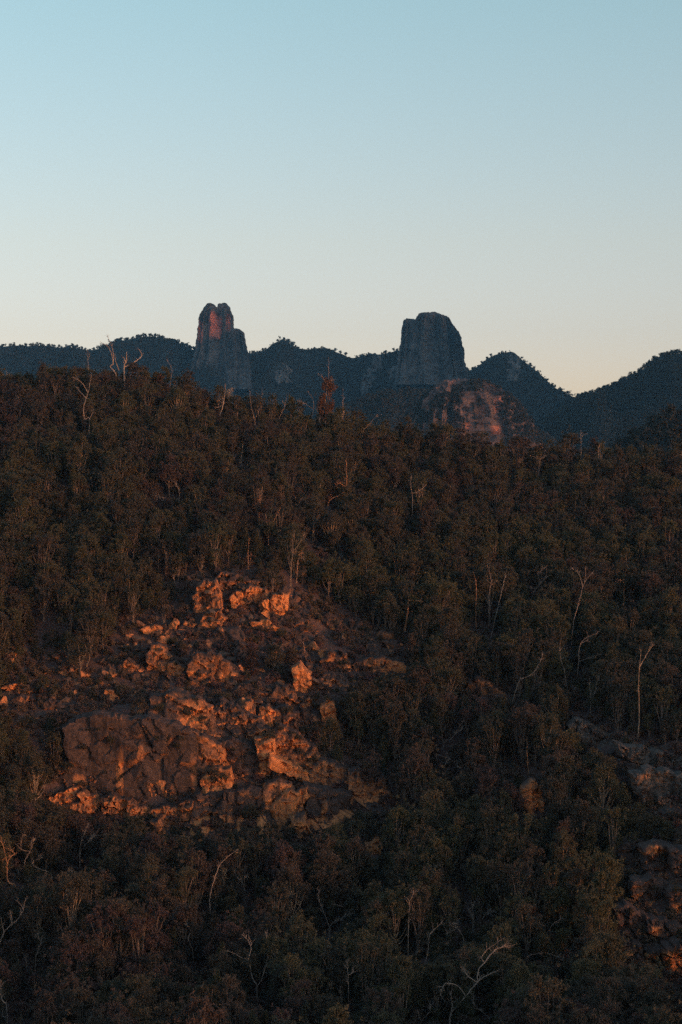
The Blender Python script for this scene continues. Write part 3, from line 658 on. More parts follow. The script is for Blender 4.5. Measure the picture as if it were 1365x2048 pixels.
# low ribs of rock breaking through the stony slope: pieces of the hillside
srng = np.random.default_rng(314)
RIBS = [([(200,1400),(300,1250),(380,1215),(470,1260),(560,1290),(640,1300),(660,1380),(640,1470),(700,1520),(560,1470),(430,1390),(300,1390)], 46), ([(20,1300),(200,1310),(250,1400),(140,1450),(20,1460)], 20),
        ([(640,1230),(800,1280),(830,1330),(700,1310)], 12), ([(100,1440),(400,1440),(700,1540),(780,1610),(600,1660),(250,1640)], 26), ([(1150,1450),(1365,1520),(1365,1570),(1260,1550)], 10)]
for poly, n in RIBS:
    pl = np.array(poly); c_ = 0
    for _ in range(900):
        if c_ >= n: break
        x, y = srng.uniform(pl[:, 0].min(), pl[:, 0].max()), srng.uniform(pl[:, 1].min(), pl[:, 1].max())
        if not inpoly([x], [y], poly)[0]: continue
        if sum(inpoly([x], [y], p_)[0] for p_, _d in PROT) and srng.random() > .25: continue
        w_, h_ = srng.uniform(9, 30), srng.uniform(7, 19); th = np.sort(srng.uniform(0, 2 * np.pi, int(srng.integers(6, 9)))) ; sl = srng.normal(.25, .25)
        if np.diff(np.append(th, th[0] + 2 * np.pi)).max() > 2.2: continue
        rr_ = srng.uniform(.75, 1.15, len(th))
        po = [(x + w_ * math.cos(t_) * q_, y + h_ * math.sin(t_) * q_ + sl * w_ * math.cos(t_) * q_) for t_, q_ in zip(th, rr_)]
        me_, D_ = rock_body(po, yaw=srng.normal(0, .25), rec=srng.uniform(-.1, .6), proud=srng.uniform(.4, 1.3), thick=4, fresh=srng.choice([.0, .15, .3, .5, .7], p=[.3, .25, .2, .15, .1]), cell=srng.uniform(1.2, 2.2), amp=.45, seed=int(srng.integers(9999)), step=4.2)
        cen_ = np.array(po).mean(0); loc_ = Vector(((cen_[0] - CX) / F * D_, D_, (CY - cen_[1]) / F * D_)); me_.transform(MT(-loc_))
        put('rock', me_, HILLSIDE, loc=loc_); c_ += 1

# ------------------------------------------------------------------ boulders
def boulder_mesh(seed, flat):
    import bmesh
    bm = bmesh.new(); bmesh.ops.create_icosphere(bm, subdivisions=3, radius=1.0)
    me = bpy.data.meshes.new('boulder'); bm.to_mesh(me); bm.free()
    v = np.zeros(len(me.vertices) * 3, np.float32); me.vertices.foreach_get('co', v); v = v.reshape(-1, 3).astype(float)
    r = np.random.default_rng(seed)
    for k in range(16):
        n = r.normal(0, 1, 3); n /= np.linalg.norm(n); h = r.uniform(0.42, 0.74)
        v -= np.maximum(0, v @ n - h)[:, None] * n
    v *= (1 + 0.045 * fbm(v * 2.6, 4, seed))[:, None]
    v *= 1.28 * np.array([1.25, 1.0, flat])
    me.vertices.foreach_set('co', v.astype(np.float32).ravel()); me.materials.append(MBOULD)
    me.polygons.foreach_set('use_smooth', np.zeros(len(me.polygons), bool)); me.update()
    return me
BM = [boulder_mesh(100 + k, [0.95, 0.75, 1.15, 0.85, 0.65, 1.0][k]) for k in range(6)]
BLOOK = ['blocky', 'squat', 'upright', 'rounded', 'flat', 'chunky']
BZ = [([(230,1290),(300,1240),(390,1225),(480,1290),(620,1330),(645,1440),(545,1465),(430,1400),(300,1392),(180,1402),(60,1402),(120,1340)], 120, .4, 1.3, 'on the stony slope under the rock crown', 'boulders on the stony slope'),
      ([(385,1150),(575,1160),(590,1250),(400,1280)], 42, .4, 1.0, 'piled on the rock crown', 'boulders on the rock crown'),
      ([(640,1225),(700,1235),(800,1275),(830,1320),(700,1305),(650,1280)], 34, .3, .8, 'strewn above the ochre ledge', 'stones above the ochre ledge'),
      ([(0,1270),(110,1290),(140,1400),(0,1430)], 24, .4, 1.0, 'in the scrub at the far edge of the stony slope', 'boulders in the scrub'),
      ([(1145,1435),(1400,1500),(1400,1575),(1250,1525)], 30, .3, .9, 'along the stepped grey ledges', 'boulders along the grey ledges'),
      ([(560,1100),(720,1120),(720,1180),(600,1185)], 10, .3, .8, 'between trunks above the rock crown', 'stones above the rock crown')]
brng = np.random.default_rng(77)
for poly, n, s0, s1, where, grp in BZ:
    pl = np.array(poly); c = 0; tries = 0
    while c < n and tries < 4000:
        tries += 1
        x, y = brng.uniform(pl[:, 0].min(), pl[:, 0].max()), brng.uniform(pl[:, 1].min(), pl[:, 1].max())
        if not inpoly([x], [y], poly)[0]: continue
        s = s0 + (s1 - s0) * brng.random() ** 2.2
        onrock = [D_ for p_, D_ in PROT if inpoly([x], [y], p_)[0]]
        if onrock and brng.random() > 0.12: continue
        D = float(hit([x], [y])[0]) - 0.15
        if onrock: D = min(D, min(onrock)) - 0.2
        k = int(brng.integers(6)); w = P(x, y, D)
        o = put('boulder', BM[k], loc=tuple(map(float, w)), rot=(brng.uniform(-.3, .3), brng.uniform(-.3, .3), brng.uniform(0, 6.28)), scl=(s, s * brng.uniform(.8, 1.2), s * brng.uniform(.8, 1.15)))
        tag(o, '%s brown boulder %s' % (BLOOK[k], where) if 'grey' not in where else '%s weathered boulder %s' % (BLOOK[k], where), 'boulder', grp)
        c += 1
        if s > 0.75: PROT.append(([(x - s * 8, y - s * 9), (x + s * 8, y - s * 9), (x + s * 8, y + s * 4), (x - s * 8, y + s * 4)], D))

# ------------------------------------------------------------------ tree prototypes
def leaves(cent, rad, n, r, ln, wd, droop=0.5, shell=0.45):
    """n leaf-sized diamonds spread through ellipsoid lobes"""
    k = r.integers(0, len(cent), n)
    d = r.normal(0, 1, (n, 3)); d /= np.linalg.norm(d, axis=1)[:, None]
    rr_ = (shell + (1 - shell) * r.random(n)) * (0.85 + 0.3 * r.random(n))
    c = cent[k] + d * rr_[:, None] * rad[k]
    a = r.normal(0, 1, (n, 3)); a[:, 2] -= droop * 1.5; a /= np.linalg.norm(a, axis=1)[:, None]
    b = np.cross(a, r.normal(0, 1, (n, 3))); b /= np.linalg.norm(b, axis=1)[:, None] + 1e-9
    L = (ln * r.uniform(.6, 1.3, n))[:, None]; W = (wd * r.uniform(.6, 1.3, n))[:, None]
    v = np.stack([c - a * L / 2, c + b * W / 2, c + a * L / 2, c - b * W / 2], 1).reshape(-1, 3)
    return v, np.arange(4 * n).reshape(n, 4)

def make_tree(kind, seed, leafmat=None):
    r = np.random.default_rng(seed); g = Geo()
    if kind == 'open':       # open gum: bare lower trunk, spreading limbs
        H, W, base, nl, n = r.uniform(8.2, 9.6), r.uniform(2.3, 2.8), 0.26, 17, 4600
    elif kind == 'round':    # bushy round gum
        H, W, base, nl, n = r.uniform(6.2, 7.4), r.uniform(2.1, 2.5), 0.08, 18, 5200
    elif kind == 'tall':     # narrow gum with a high crown
        H, W, base, nl, n = r.uniform(9.0, 10.5), r.uniform(1.6, 2.0), 0.24, 15, 4200
    elif kind == 'wispy':    # loose sprays of leaves at the limb ends
        H, W, base, nl, n = r.uniform(8.5, 11), r.uniform(2.2, 2.9), 0.18, 24, 3400
    elif kind == 'pine':
        H, W, base, nl, n = r.uniform(6.0, 7.5), r.uniform(1.3, 1.7), 0.05, 14, 4600
    else:
        H, W, base, nl, n = r.uniform(1.5, 2.2), r.uniform(0.9, 1.4), 0.1, 6, 900
    lean = r.normal(0, 0.04, 2) * H
    tp = np.array([(0, 0, -0.6), (lean[0] * .2, lean[1] * .2, H * base * .5), (lean[0] * .6 + r.normal(0, .1), lean[1] * .6 + r.normal(0, .1), H * base), (lean[0], lean[1], H * (base + (1 - base) * .55))])
    tr = 0.018 * H + 0.03 if kind != 'shrub' else 0.05
    c = curve(tp, 4); g.add(*tube(c, np.linspace(tr, tr * 0.35, len(c)), 6))
    cent = []; rad = []
    for k in range(nl):
        if kind == 'pine':
            t = (k + .5) / nl; z = H * (base + (1 - base) * t * .95); wr = W * (0.45 + 0.75 * math.sin(math.pi * min(1, t * 0.85 + 0.18)) ) * 0.5
            th = r.uniform(0, 6.28); cc = np.array([math.cos(th) * wr * .6, math.sin(th) * wr * .6, z]); rd = np.array([wr, wr, H * .12]) * r.uniform(.85, 1.15)
        else:
            t = r.random() ** 0.8; z = H * (base + (1 - base) * (0.15 + 0.75 * t)); wr = W * math.sqrt(max(0.05, 1 - (1.5 * (t - 0.42)) ** 2)) * r.uniform(.35, .85)
            th = k / nl * 6.28 * 2.4 + r.normal(0, .4); cc = np.array([math.cos(th) * wr, math.sin(th) * wr, z])
            q = {'open': .30, 'wispy': .19, 'round': .38, 'tall': .38, 'shrub': .5}[kind] * W * r.uniform(.55, 1.3); rd = np.array([q * r.uniform(.8, 1.2), q * r.uniform(.8, 1.2), q * r.uniform(.7, 1.25)])
        cc[:2] += lean * (cc[2] / H)
        cent.append(cc); rad.append(rd)
        if kind in ('open', 'tall', 'round', 'wispy') and k % (1 if kind == 'open' else 2) == 0:
            st = c[int(len(c) * r.uniform(.45, .95)) - 1]
            mid = st * .5 + cc * .5 + np.array([0, 0, -.35]) + r.normal(0, .15, 3)
            lc = curve(np.array([st, mid, cc]), 4, 0.03, r); g.add(*tube(lc, np.linspace(tr * .42, .025, len(lc)), 4))
    if kind == 'round' or kind == 'tall' or kind == 'open':
        cent.append(np.array([lean[0], lean[1], H * .9])); rad.append(np.array([.4, .4, .3]) * W)
    cent = np.array(cent); rad = np.array(rad)
    lv, lf = leaves(cent, rad, n, r, 0.29 if kind != 'pine' else .24, 0.125 if kind != 'pine' else .115, .5 if kind != 'pine' else -.2, .25)
    if kind in ('open', 'tall', 'round', 'wispy'): # second-order small clumps breaking the outline
        sc_ = cent[r.integers(0, len(cent), 44)] + r.normal(0, 1, (44, 3)) * W * .34; sv, sf = leaves(sc_, np.full((44, 3), .34), 900, r, .29, .12, .5, .1)
        lf = np.vstack([lf, sf + len(lv)]); lv = np.vstack([lv, sv])
    tv, tf = g.arr()
    bark = {'wispy': MGUM, 'open': MGUM if seed != 7 else MBARK, 'tall': MGUM, 'round': MGUM, 'pine': MBARK, 'shrub': MBARK}[kind]
    leafm = leafmat or {'pine': MPINE, 'shrub': MSHRUB}.get(kind, MLEAF)
    mt = mesh('trunk', tv, tf, bark, True); ml = mesh('crown', lv, lf, leafm)
    jv = np.vstack([tv, lv]); jf = np.vstack([tf, lf + len(tv)])
    mj = mesh('tree', jv, jf, None, mats=[bark, leafm], mi=[0] * len(tf) + [1] * len(lf))
    return dict(kind=kind, H=H, W=W * 1.25, base=base, trunk=mt, crown=ml, joined=mj)

PROTO = [make_tree('round', 1), make_tree('round', 2), make_tree('round', 3), make_tree('round', 4), make_tree('open', 5), make_tree('open', 6), make_tree('open', 7),
         make_tree('tall', 8), make_tree('tall', 9), make_tree('pine', 10), make_tree('pine', 11), make_tree('pine', 12), make_tree('shrub', 13), make_tree('shrub', 14), make_tree('shrub', 15), make_tree('wispy', 16), make_tree('wispy', 17), make_tree('wispy', 18), make_tree('wispy', 19)]
HEATH = [make_tree('shrub', 30 + k, MHEATH) for k in range(3)]
IDX = {k: [i for i, p_ in enumerate(PROTO) if p_['kind'] == k] for k in ('round', 'open', 'tall', 'pine', 'shrub', 'wispy')}

def scatter_stuff(name, label, pts, var, rot, scl, protos, cat=None):
    """one object of uncountable growth: protos placed on points by geometry nodes"""
    me = bpy.data.meshes.new(name); me.vertices.add(len(pts)); me.vertices.foreach_set('co', np.asarray(pts, np.float32).ravel())
    attr(me, 'var', var, 'INT'); attr(me, 'rot', rot); attr(me, 'scl', scl); me.update()
    o = put(name, me); tag(o, label, cat, kind='stuff')
    ng = bpy.data.node_groups.new(name, 'GeometryNodeTree')
    ng.interface.new_socket('Geometry', in_out='INPUT', socket_type='NodeSocketGeometry'); ng.interface.new_socket('Geometry', in_out='OUTPUT', socket_type='NodeSocketGeometry')
    gi = ng.nodes.new('NodeGroupInput'); go = ng.nodes.new('NodeGroupOutput'); jn = ng.nodes.new('GeometryNodeJoinGeometry')
    def na(n_, t):
        a = ng.nodes.new('GeometryNodeInputNamedAttribute'); a.data_type = t; a.inputs[0].default_value = n_; return a.outputs[0]
    av, ar, as_ = na('var', 'INT'), na('rot', 'FLOAT'), na('scl', 'FLOAT')
    cx_ = ng.nodes.new('ShaderNodeCombineXYZ'); ng.links.new(ar, cx_.inputs[2])
    for k, pm in enumerate(protos):
        po = bpy.data.objects.new(name + '_source', pm)
        oi = ng.nodes.new('GeometryNodeObjectInfo'); oi.inputs['Object'].default_value = po; oi.inputs['As Instance'].default_value = True
        cp = ng.nodes.new('FunctionNodeCompare'); cp.data_type = 'INT'; cp.operation = 'EQUAL'; ng.links.new(av, cp.inputs[2]); cp.inputs[3].default_value = k
        ip = ng.nodes.new('GeometryNodeInstanceOnPoints')
        ng.links.new(gi.outputs[0], ip.inputs['Points']); ng.links.new(cp.outputs[0], ip.inputs['Selection']); ng.links.new(oi.outputs['Geometry'], ip.inputs['Instance'])
        ng.links.new(cx_.outputs[0], ip.inputs['Rotation']); ng.links.new(as_, ip.inputs['Scale'])
        ng.links.new(ip.outputs[0], jn.inputs[0])
    ng.links.new(jn.outputs[0], go.inputs[0])
    md_ = o.modifiers.new('scatter', 'NODES'); md_.node_group = ng
    return o

# ------------------------------------------------------------------ bare trees traced where they stand
def zz(x0, y0, s): return lambda q: [(x0 + a / s, y0 + b2 / s) for a, b2 in q]
Z1, Z2, Z4, Z5, Z6, Z7, Z8 = zz(0, 560, 1.95), zz(665, 560, 1.95), zz(400, 1100, 2.73), zz(865, 1100, 2.73), zz(0, 1600, 1.95), zz(665, 1600, 1.95), zz(300, 800, 2.275)
BARE = [  # zoom, trunk radius (m), hidden stem below the first point (m), material, label, lines
 (Z7, .22, 1.5, MPALE, 'big forked dead tree with long twisting pale limbs below the lone orange rock tower', [[(458,880),(465,830),(520,765),(565,710),(600,685),(650,662)],[(465,830),(468,790),(455,745)],[(565,710),(570,660),(590,635),(580,615),(600,585),(655,545)],[(600,640),(640,590),(702,568)],[(565,710),(525,680),(503,645)],[(520,765),(490,720),(440,700),(418,735)],[(500,825),(575,825),(620,860)],[(545,800),(545,765)]]),
 (Z6, .16, 1.0, MPALE, 'smooth pale trunk bending over in a long single curve', [[(822,445),(818,400),(825,350),(840,300),(858,255),(890,220),(930,192)]]),
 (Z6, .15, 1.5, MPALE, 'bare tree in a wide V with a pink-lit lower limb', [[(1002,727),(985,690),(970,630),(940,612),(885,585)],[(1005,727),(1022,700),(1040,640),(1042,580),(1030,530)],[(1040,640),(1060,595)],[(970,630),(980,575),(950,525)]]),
 (Z6, .20, 1.5, MPALE, 'thick crooked dead stem at the wooded edge under the dark rock wall', [[(30,880),(25,800),(5,770),(5,700)],[(25,850),(0,845)]]),
 (Z6, .17, 1.5, MPALE, 'dead tree with a raking forked limb low in the wood', [[(-5,575),(15,520),(30,500),(70,465),(90,425),(60,390)],[(15,520),(5,460)],[(45,490),(45,425)],[(85,430),(100,385)]]),
 (Z6, .22, 1.0, MRUSTLIT, 'orange-lit leaning trunk with a broken crown at the wood edge', [[(58,332),(32,315),(30,245),(45,218),(0,235)],[(45,218),(60,210),(35,190)],[(30,245),(10,170),(0,160)]]),
 (Z6, .13, 2.0, MPALE, 'blue-grey antlered snag below the dark cliff wall', [[(95,248),(118,200),(135,150)],[(118,195),(85,185),(92,125)],[(122,185),(125,160)]]),
 (Z6, .10, 2.0, MPALE, 'low twisted branch reaching out of the wood beside an antlered snag', [[(200,290),(160,270),(130,255),(132,238),(150,230),(150,215)]]),
 (Z6, .11, 2.0, MPALE, 'slender forked dead tree at the foot of the stained cliff', [[(312,217),(318,160),(332,125),(345,90)],[(314,205),(345,165),(385,120)],[(345,165),(370,130)]]),
 (Z6, .09, 1.5, MPALE, 'thin wavy bare stem standing in dense wood under the cliff', [[(755,625),(750,580),(735,540),(745,510),(728,492)]]),
 (Z6, .09, 1.5, MPALE, 'thin bare stem with a kinked twig beside the curved pale trunk', [[(957,375),(950,330),(925,300),(908,270)],[(950,330),(958,290)]]),
 (Z6, .10, 1.5, MPALE, 'bare sapling splitting in a wide angle near the little rusty rock', [[(1285,497),(1265,440),(1245,390),(1245,350)],[(1285,497),(1330,468),(1368,445)],[(1340,420),(1300,405)]]),
 (Z6, .09, 1.5, MPALE, 'thin arched stem between leafy crowns in the low wood', [[(140,640),(145,590),(160,560),(145,520)],[(105,660),(104,600)]]),
 (Z7, .10, 1.0, MPALE, 'straight thin pole with a small forked top', [[(295,612),(298,480),(302,400),(280,375)],[(302,395),(320,355)]]),
 (Z7, .10, 1.5, MPALE, 'thin stem leaning out then kinking upward beside the forked pole', [[(362,642),(375,580),(380,530),(400,505),(430,478)]]),
 (Z7, .07, 1.8, MPALE, 'pale bare arm rising from the wood beyond the wide-angled sapling', [[(-5,488),(40,460),(88,440)]]),
 (Z7, .08, 1.0, MPALE, 'upright grey stick with one short side twig', [[(65,822),(60,660),(50,625)],[(64,700),(85,675)]]),
 (Z7, .08, 2.0, MPALE, 'low arching bare limb near the shadowed layered cliff', [[(755,620),(795,600),(850,600),(900,628)],[(850,600),(880,610),(905,612)]]),
 (Z7, .08, 2.0, MPALE, 'faint bare branch slanting up above the arching limb', [[(850,500),(880,470),(912,460)]]),
 (Z7, .08, 1.5, MPALE, 'small bare fork like a lyre at the foot of the wood', [[(345,868),(335,825)],[(345,868),(380,830),(385,800)]]),
 (Z7, .08, 2.0, MPALE, 'hooked bare twig above the big forked dead tree', [[(515,558),(490,505),(445,525)],[(490,505),(460,480),(490,475)]]),
 (Z7, .08, 2.0, MTWIG, 'small bare bush of grey stems in the low wood', [[(550,462),(540,440),(555,395)],[(548,455),(530,425)],[(585,465),(600,445),(632,435)]]),
 (Z5, .15, 0.5, MRUSTLIT, 'straight reddish trunk bare for half its height', [[(240,430),(238,330),(240,200),(225,120)]]),
 (Z5, .12, 0.5, MPALE, 'pale trunk with a ring of antler twigs at its top', [[(310,400),(312,220),(325,185),(315,130),(305,95)],[(325,185),(290,160)],[(325,185),(350,170)]]),
 (Z5, .12, 0.5, MTWIG, 'grey leaning trunk beside a reddish straight one', [[(320,480),(350,350),(385,200),(400,140)]]),
 (Z5, .09, 2.0, MPALE, 'bare pale top like a raised hand', [[(550,240),(590,180),(620,150),(625,95)],[(590,180),(578,130),(605,95)],[(560,215),(535,205)]]),
 (Z5, .14, 0.5, MPALE, 'tall slanting yellowish gum trunk with a wide bare fork', [[(760,520),(775,380),(800,290),(830,180),(885,110)],[(830,180),(832,90)],[(820,200),(800,130),(755,95)]]),
 (Z5, .13, 1.0, MPALE, 'dead tree with two pale arms bent to one side', [[(790,690),(800,610),(805,530),(840,480),(905,455)],[(798,615),(850,590),(920,565)],[(818,505),(848,495)]]),
 (Z5, .08, 1.5, MPALE, 'thin zigzag stem next to the two-armed dead tree', [[(735,750),(720,650),(705,605),(695,540)]]),
 (Z5, .20, 0.5, MBARK, 'stout brown trunk rising above the stepped grey ledges', [[(1120,1045),(1130,900),(1125,720),(1135,600),(1140,540)],[(1132,640),(1180,565),(1210,525)]]),
 (Z5, .11, 0.5, MTWIG, 'pair of thin grey trunks in deep shade', [[(865,880),(860,700)],[(895,850),(905,780),(920,685)]]),
 (Z5, .14, 0.3, MRUSTLIT, 'short orange trunk above the lone rock tower', [[(525,1215),(517,1100),(517,1015)]]),
 (Z5, .08, 2.0, MPALE, 'bare branch pointing up out of dark foliage past the cliff end', [[(65,1050),(100,1030),(130,1000),(165,935)],[(130,1000),(165,980)]]),
 (Z5, .08, 2.0, MPALE, 'spread fan of thin pale twigs under the pointing branch', [[(65,1182),(90,1140),(35,1120)],[(88,1142),(120,1160),(150,1195)]]),
 (Z5, .11, 1.0, MPALE, 'crooked pink limb sweeping over a round bush', [[(440,825),(460,760),(480,710),(540,680),(590,610),(600,560)]]),
 (Z5, .09, 1.0, MRUSTLIT, 'thin trunk with a stubby broken side branch', [[(1045,330),(1047,160)],[(1046,285),(1075,285),(1105,295)],[(1046,165),(1010,180)]]),
 (Z4, .5, 0.4, MRUSTLIT, 'glowing orange trunk with one straight side arm beyond the rock crown', [[(1120,432),(1128,385),(1135,330),(1140,262)],[(1140,276),(1180,276),(1222,283)]]),
 (Z4, .10, 0.4, MBARK, 'slim brown trunk just above the rock crown', [[(500,210),(497,110),(505,0)],[(497,110),(480,40)]]),
 (Z4, .12, 0.4, MRUSTLIT, 'reddish hooked trunk over the rock crown', [[(528,165),(537,60),(548,18),(560,45)]]),
 (Z4, .10, 0.4, MRUSTLIT, 'thin rusty trunk behind the top of the rock crown', [[(265,105),(265,0),(270,-60)]]),
 (Z4, .12, 0.3, MRUSTLIT, 'short rusty stem at the side of the round bush', [[(570,592),(572,540),(566,500)]]),
 (Z8, .16, 1.2, MRUSTLIT, 'orange-lit gum limb curving up like a hook on the upper slope', [[(812,470),(835,445),(870,430),(890,400),(896,370),(885,348)],[(815,465),(822,428)],[(885,395),(860,380),(842,388)],[(896,370),(893,260)]]),
 (Z8, .09, 1.0, MRUSTLIT, 'slim reddish stem on the upper slope', [[(500,545),(502,430)]]),
 (Z8, .12, 0.8, MRUSTLIT, 'forked reddish sapling in the middle of the upper slope', [[(540,665),(540,600),(560,560),(595,490)],[(542,598),(528,520)]]),
 (Z8, .10, 1.0, MPALE, 'short pale fork below the hooked gum limb', [[(668,487),(660,440)],[(690,490),(700,460),(720,445)]]),
 (Z8, .11, 0.6, MBARK, 'twin brown trunks above the grey slab', [[(740,645),(750,530)],[(758,618),(778,520)]]),
 (Z8, .11, 0.5, MBARK, 'tall brown trunk beside the rusty block above the crown', [[(640,852),(648,720),(655,600)],[(648,700),(690,640),(702,612)]]),
 (Z8, .11, 0.5, MPALE, 'pale trunk with a bent top over the rock crown', [[(670,822),(672,740),(690,715),(705,730)]]),
 (Z8, .10, 0.5, MRUSTLIT, 'reddish double stem left standing above the boulder pile', [[(445,782),(447,680)],[(455,775),(462,690)]]),
 (Z8, .08, 0.5, MBARK, 'thin leaning stems above the stony slope', [[(235,802),(240,700)],[(240,760),(262,680),(300,720)]]),
 (Z8, .08, 0.8, MBARK, 'pair of thin upright stems in scrub over the stony slope', [[(40,792),(40,700)],[(70,792),(76,690)]]),
 (Z8, .08, 1.5, MPALE, 'drooping pale branch on the wooded upper slope', [[(135,465),(130,400),(95,360)],[(0,430),(30,436),(62,443)]]),
 (Z8, .11, 1.0, MTWIG, 'charred dark stub with a pale streak on the upper slope', [[(420,305),(415,275),(420,240),(425,200)]]),
 (Z8, .11, 1.0, MPALE, 'pale Y-shaped stem on the open upper slope', [[(1193,555),(1195,440),(1185,380),(1192,345)],[(1195,425),(1220,420),(1262,385)]]),
 (Z8, .07, 1.5, MPALE, 'short white twig lying out of a crown on the upper slope', [[(1108,402),(1122,385),(1138,373)]]),
 (Z1, .32, 1.0, MPALE, 'pink-lit dead trunk leaning on the skyline with fine broken twigs', [[(452,368),(430,338),(442,322),(425,265),(390,240)],[(442,322),(440,270),(418,215)],[(465,352),(452,318),(446,295)]]),
 (Z1, .46, 1.0, MPALE, 'thick pink stump on the skyline with one arm flung out', [[(485,370),(485,335),(492,318),(495,280)],[(488,338),(525,318),(552,290),(532,258)],[(490,322),(482,300)]]),
 (Z1, .24, 1.5, MPALE, 'white dead gum with a fan of twigs just below the skyline', [[(348,600),(350,540),(330,540),(328,490),(345,440),(358,365)],[(345,440),(320,400),(280,378)],[(332,455),(290,412)],[(350,540),(368,515)]]),
 (Z1, .28, 1.0, MPALE, 'white dead tree with a double trunk and bent side arms below the twin spire', [[(858,528),(868,500),(876,460),(880,405)],[(862,512),(868,460),(840,450),(805,440),(790,425)],[(878,450),(895,440),(915,425)],[(864,490),(838,502)],[(866,480),(848,470)]]),
 (Z1, .12, 1.0, MPALE, 'slender V-shaped bare tree on the crest', [[(995,552),(980,490),(975,430)],[(995,548),(1015,490),(1022,420)]]),
 (Z1, .09, 1.0, MPALE, 'thin bowed bare pole on the crest against the ridge', [[(665,402),(672,350),(650,308)]]),
 (Z1, .10, 1.2, MPALE, 'bare stem with a crooked top on the crest', [[(1090,540),(1112,490),(1120,445)],[(1112,490),(1100,470)]]),
 (Z1, .14, 2.0, MPALE, 'pale crooked limb inside a brown-leaved tree on the crest', [[(1270,470),(1276,420),(1262,382),(1238,370)],[(1276,420),(1284,400),(1302,388)],[(1278,400),(1282,300)]]),
 (Z1, .10, 1.2, MPALE, 'stringy bare tree bent by the wind on the crest', [[(1215,545),(1225,480),(1200,430)],[(1222,500),(1190,480),(1160,470)]]),
 (Z1, .08, 1.0, MPALE, 'thin straight grey pole on the crest', [[(1340,500),(1338,420)]]),
 (Z1, .08, 1.0, MTWIG, 'thin bare sapling on the crest below the long ridge', [[(345,345),(340,270)],[(342,310),(352,285)]]),
 (Z2, .12, 1.0, MPALE, 'forked white dead tree on the lower crest behind the dome', [[(805,760),(805,705),(785,688)],[(805,707),(840,680)],[(805,720),(818,690)]]),
 (Z2, .14, 0.8, MPALE, 'short bright white stub on the lower crest', [[(1038,668),(1042,643)]]),
 (Z2, .07, 1.5, MTWIG, 'thin bare wand on the lower crest', [[(970,655),(970,588)],[(970,630),(980,600)]]),
 (Z2, .08, 1.5, MPALE, 'thin pale pole where the crest dips toward the dome', [[(40,520),(42,450)]]),
 (Z2, .08, 1.5, MPALE, 'bare stem slanting across the crest before the dome', [[(120,592),(150,555),(180,522)]]),
]
BPTS = []           # (picture points, distance) of the bare trees, kept free of leaves in front
trng = np.random.default_rng(5)
def bare_tree(zoom, rad, ext, mat, label, lines, twigs=True, name='bare_tree', group=None):
    L0 = [np.array(zoom(q)) for q in lines]
    bx, by = L0[0][0]; ppm0 = F / float(hit([bx], [by + 20])[0])
    D = float(hit([bx], [by + ext * ppm0])[0]) - 0.2
    m = D / F
    root = empty(name, ((bx - CX) * m, D, float(ground(np.array([(bx - CX) * m]), np.array([D]))[0])), label=label, cat='bare tree', group=group)
    first = None
    for li, q in enumerate(L0):
        n = len(q); seg = np.concatenate([[0], np.cumsum(np.hypot(*np.diff(q, axis=0).T))]) * m
        if li == 0: dd = 0.12 * trng.normal(0, 1, n).cumsum() * 0.5; dd[0] = 0
        else: dd = seg * trng.uniform(-.7, .5)
        p3 = np.stack([(q[:, 0] - CX) * m, D + dd, (CY - q[:, 1]) * m], 1)
        if li == 0 or np.hypot(*(q[0] - L0[0][0])) * m < 0.6:
            gz = float(ground(np.array([p3[0, 0]]), np.array([p3[0, 1]]))[0])
            if gz < p3[0, 2]: p3 = np.vstack([[p3[0, 0] + trng.normal(0, .05), p3[0, 1], min(gz, p3[0, 2] - .1) - .5], p3])
        else:                                    # start on the trunk
            allp = first; k = np.argmin(np.hypot(allp[:, 0] - p3[0, 0], allp[:, 2] - p3[0, 2]))
            off = allp[k] - p3[0]; w = np.linspace(1, .3, len(p3))[:, None]; p3 = p3 + off * w * (1 if np.linalg.norm(off[[0, 2]]) < 1.2 else np.array([0, 1, 0]))
        c = curve(p3, 5, 0.03, trng); r0 = rad * .68 if li == 0 else rad * .42
        g = Geo(); g.add(*tube(c, np.maximum(np.linspace(r0, r0 * .22, len(c)), .022), 6))
        if li == 0: first = c
        else: first = np.vstack([first, c])
        if twigs:
            for k in range(11 if len(c) > 8 else 6):
                i = int(len(c) * trng.uniform(.45, 1)) - 1; i = max(1, min(i, len(c) - 1))
                dv = c[i] - c[i - 1]; dv /= np.linalg.norm(dv) + 1e-9
                d1 = dv + trng.normal(0, .55, 3) + [0, 0, .35]; ln = trng.uniform(.35, 1.1)
                a = c[i]; b1 = a + d1 / np.linalg.norm(d1) * ln * .5; e1 = b1 + (d1 + trng.normal(0, .5, 3)) / 1.6 * ln * .5
                g.add(*tube(np.array([a, b1, e1]), [.026, .020, .011], 4))
                for h_ in range(2):
                    d2 = d1 / np.linalg.norm(d1) + trng.normal(0, .6, 3); g.add(*tube(np.array([b1, b1 + d2 * ln * .3, b1 + (d2 + trng.normal(0, .35, 3)) * ln * .55]), [.015, .011, .007], 3))
        v, f = g.arr(); sub('trunk' if li == 0 else 'branch', mesh('limb', v, f, mat, True), root)
        s = np.stack([c[:, 0] / c[:, 1] * F + CX, CY - c[:, 2] / c[:, 1] * F], 1)
        BPTS.append((s[max(0, 5 if li == 0 and ext > .6 else 0):], D))
    return root
for z_, r_, e_, m_, l_, q_ in BARE: bare_tree(z_, r_, e_, m_, l_, q_)

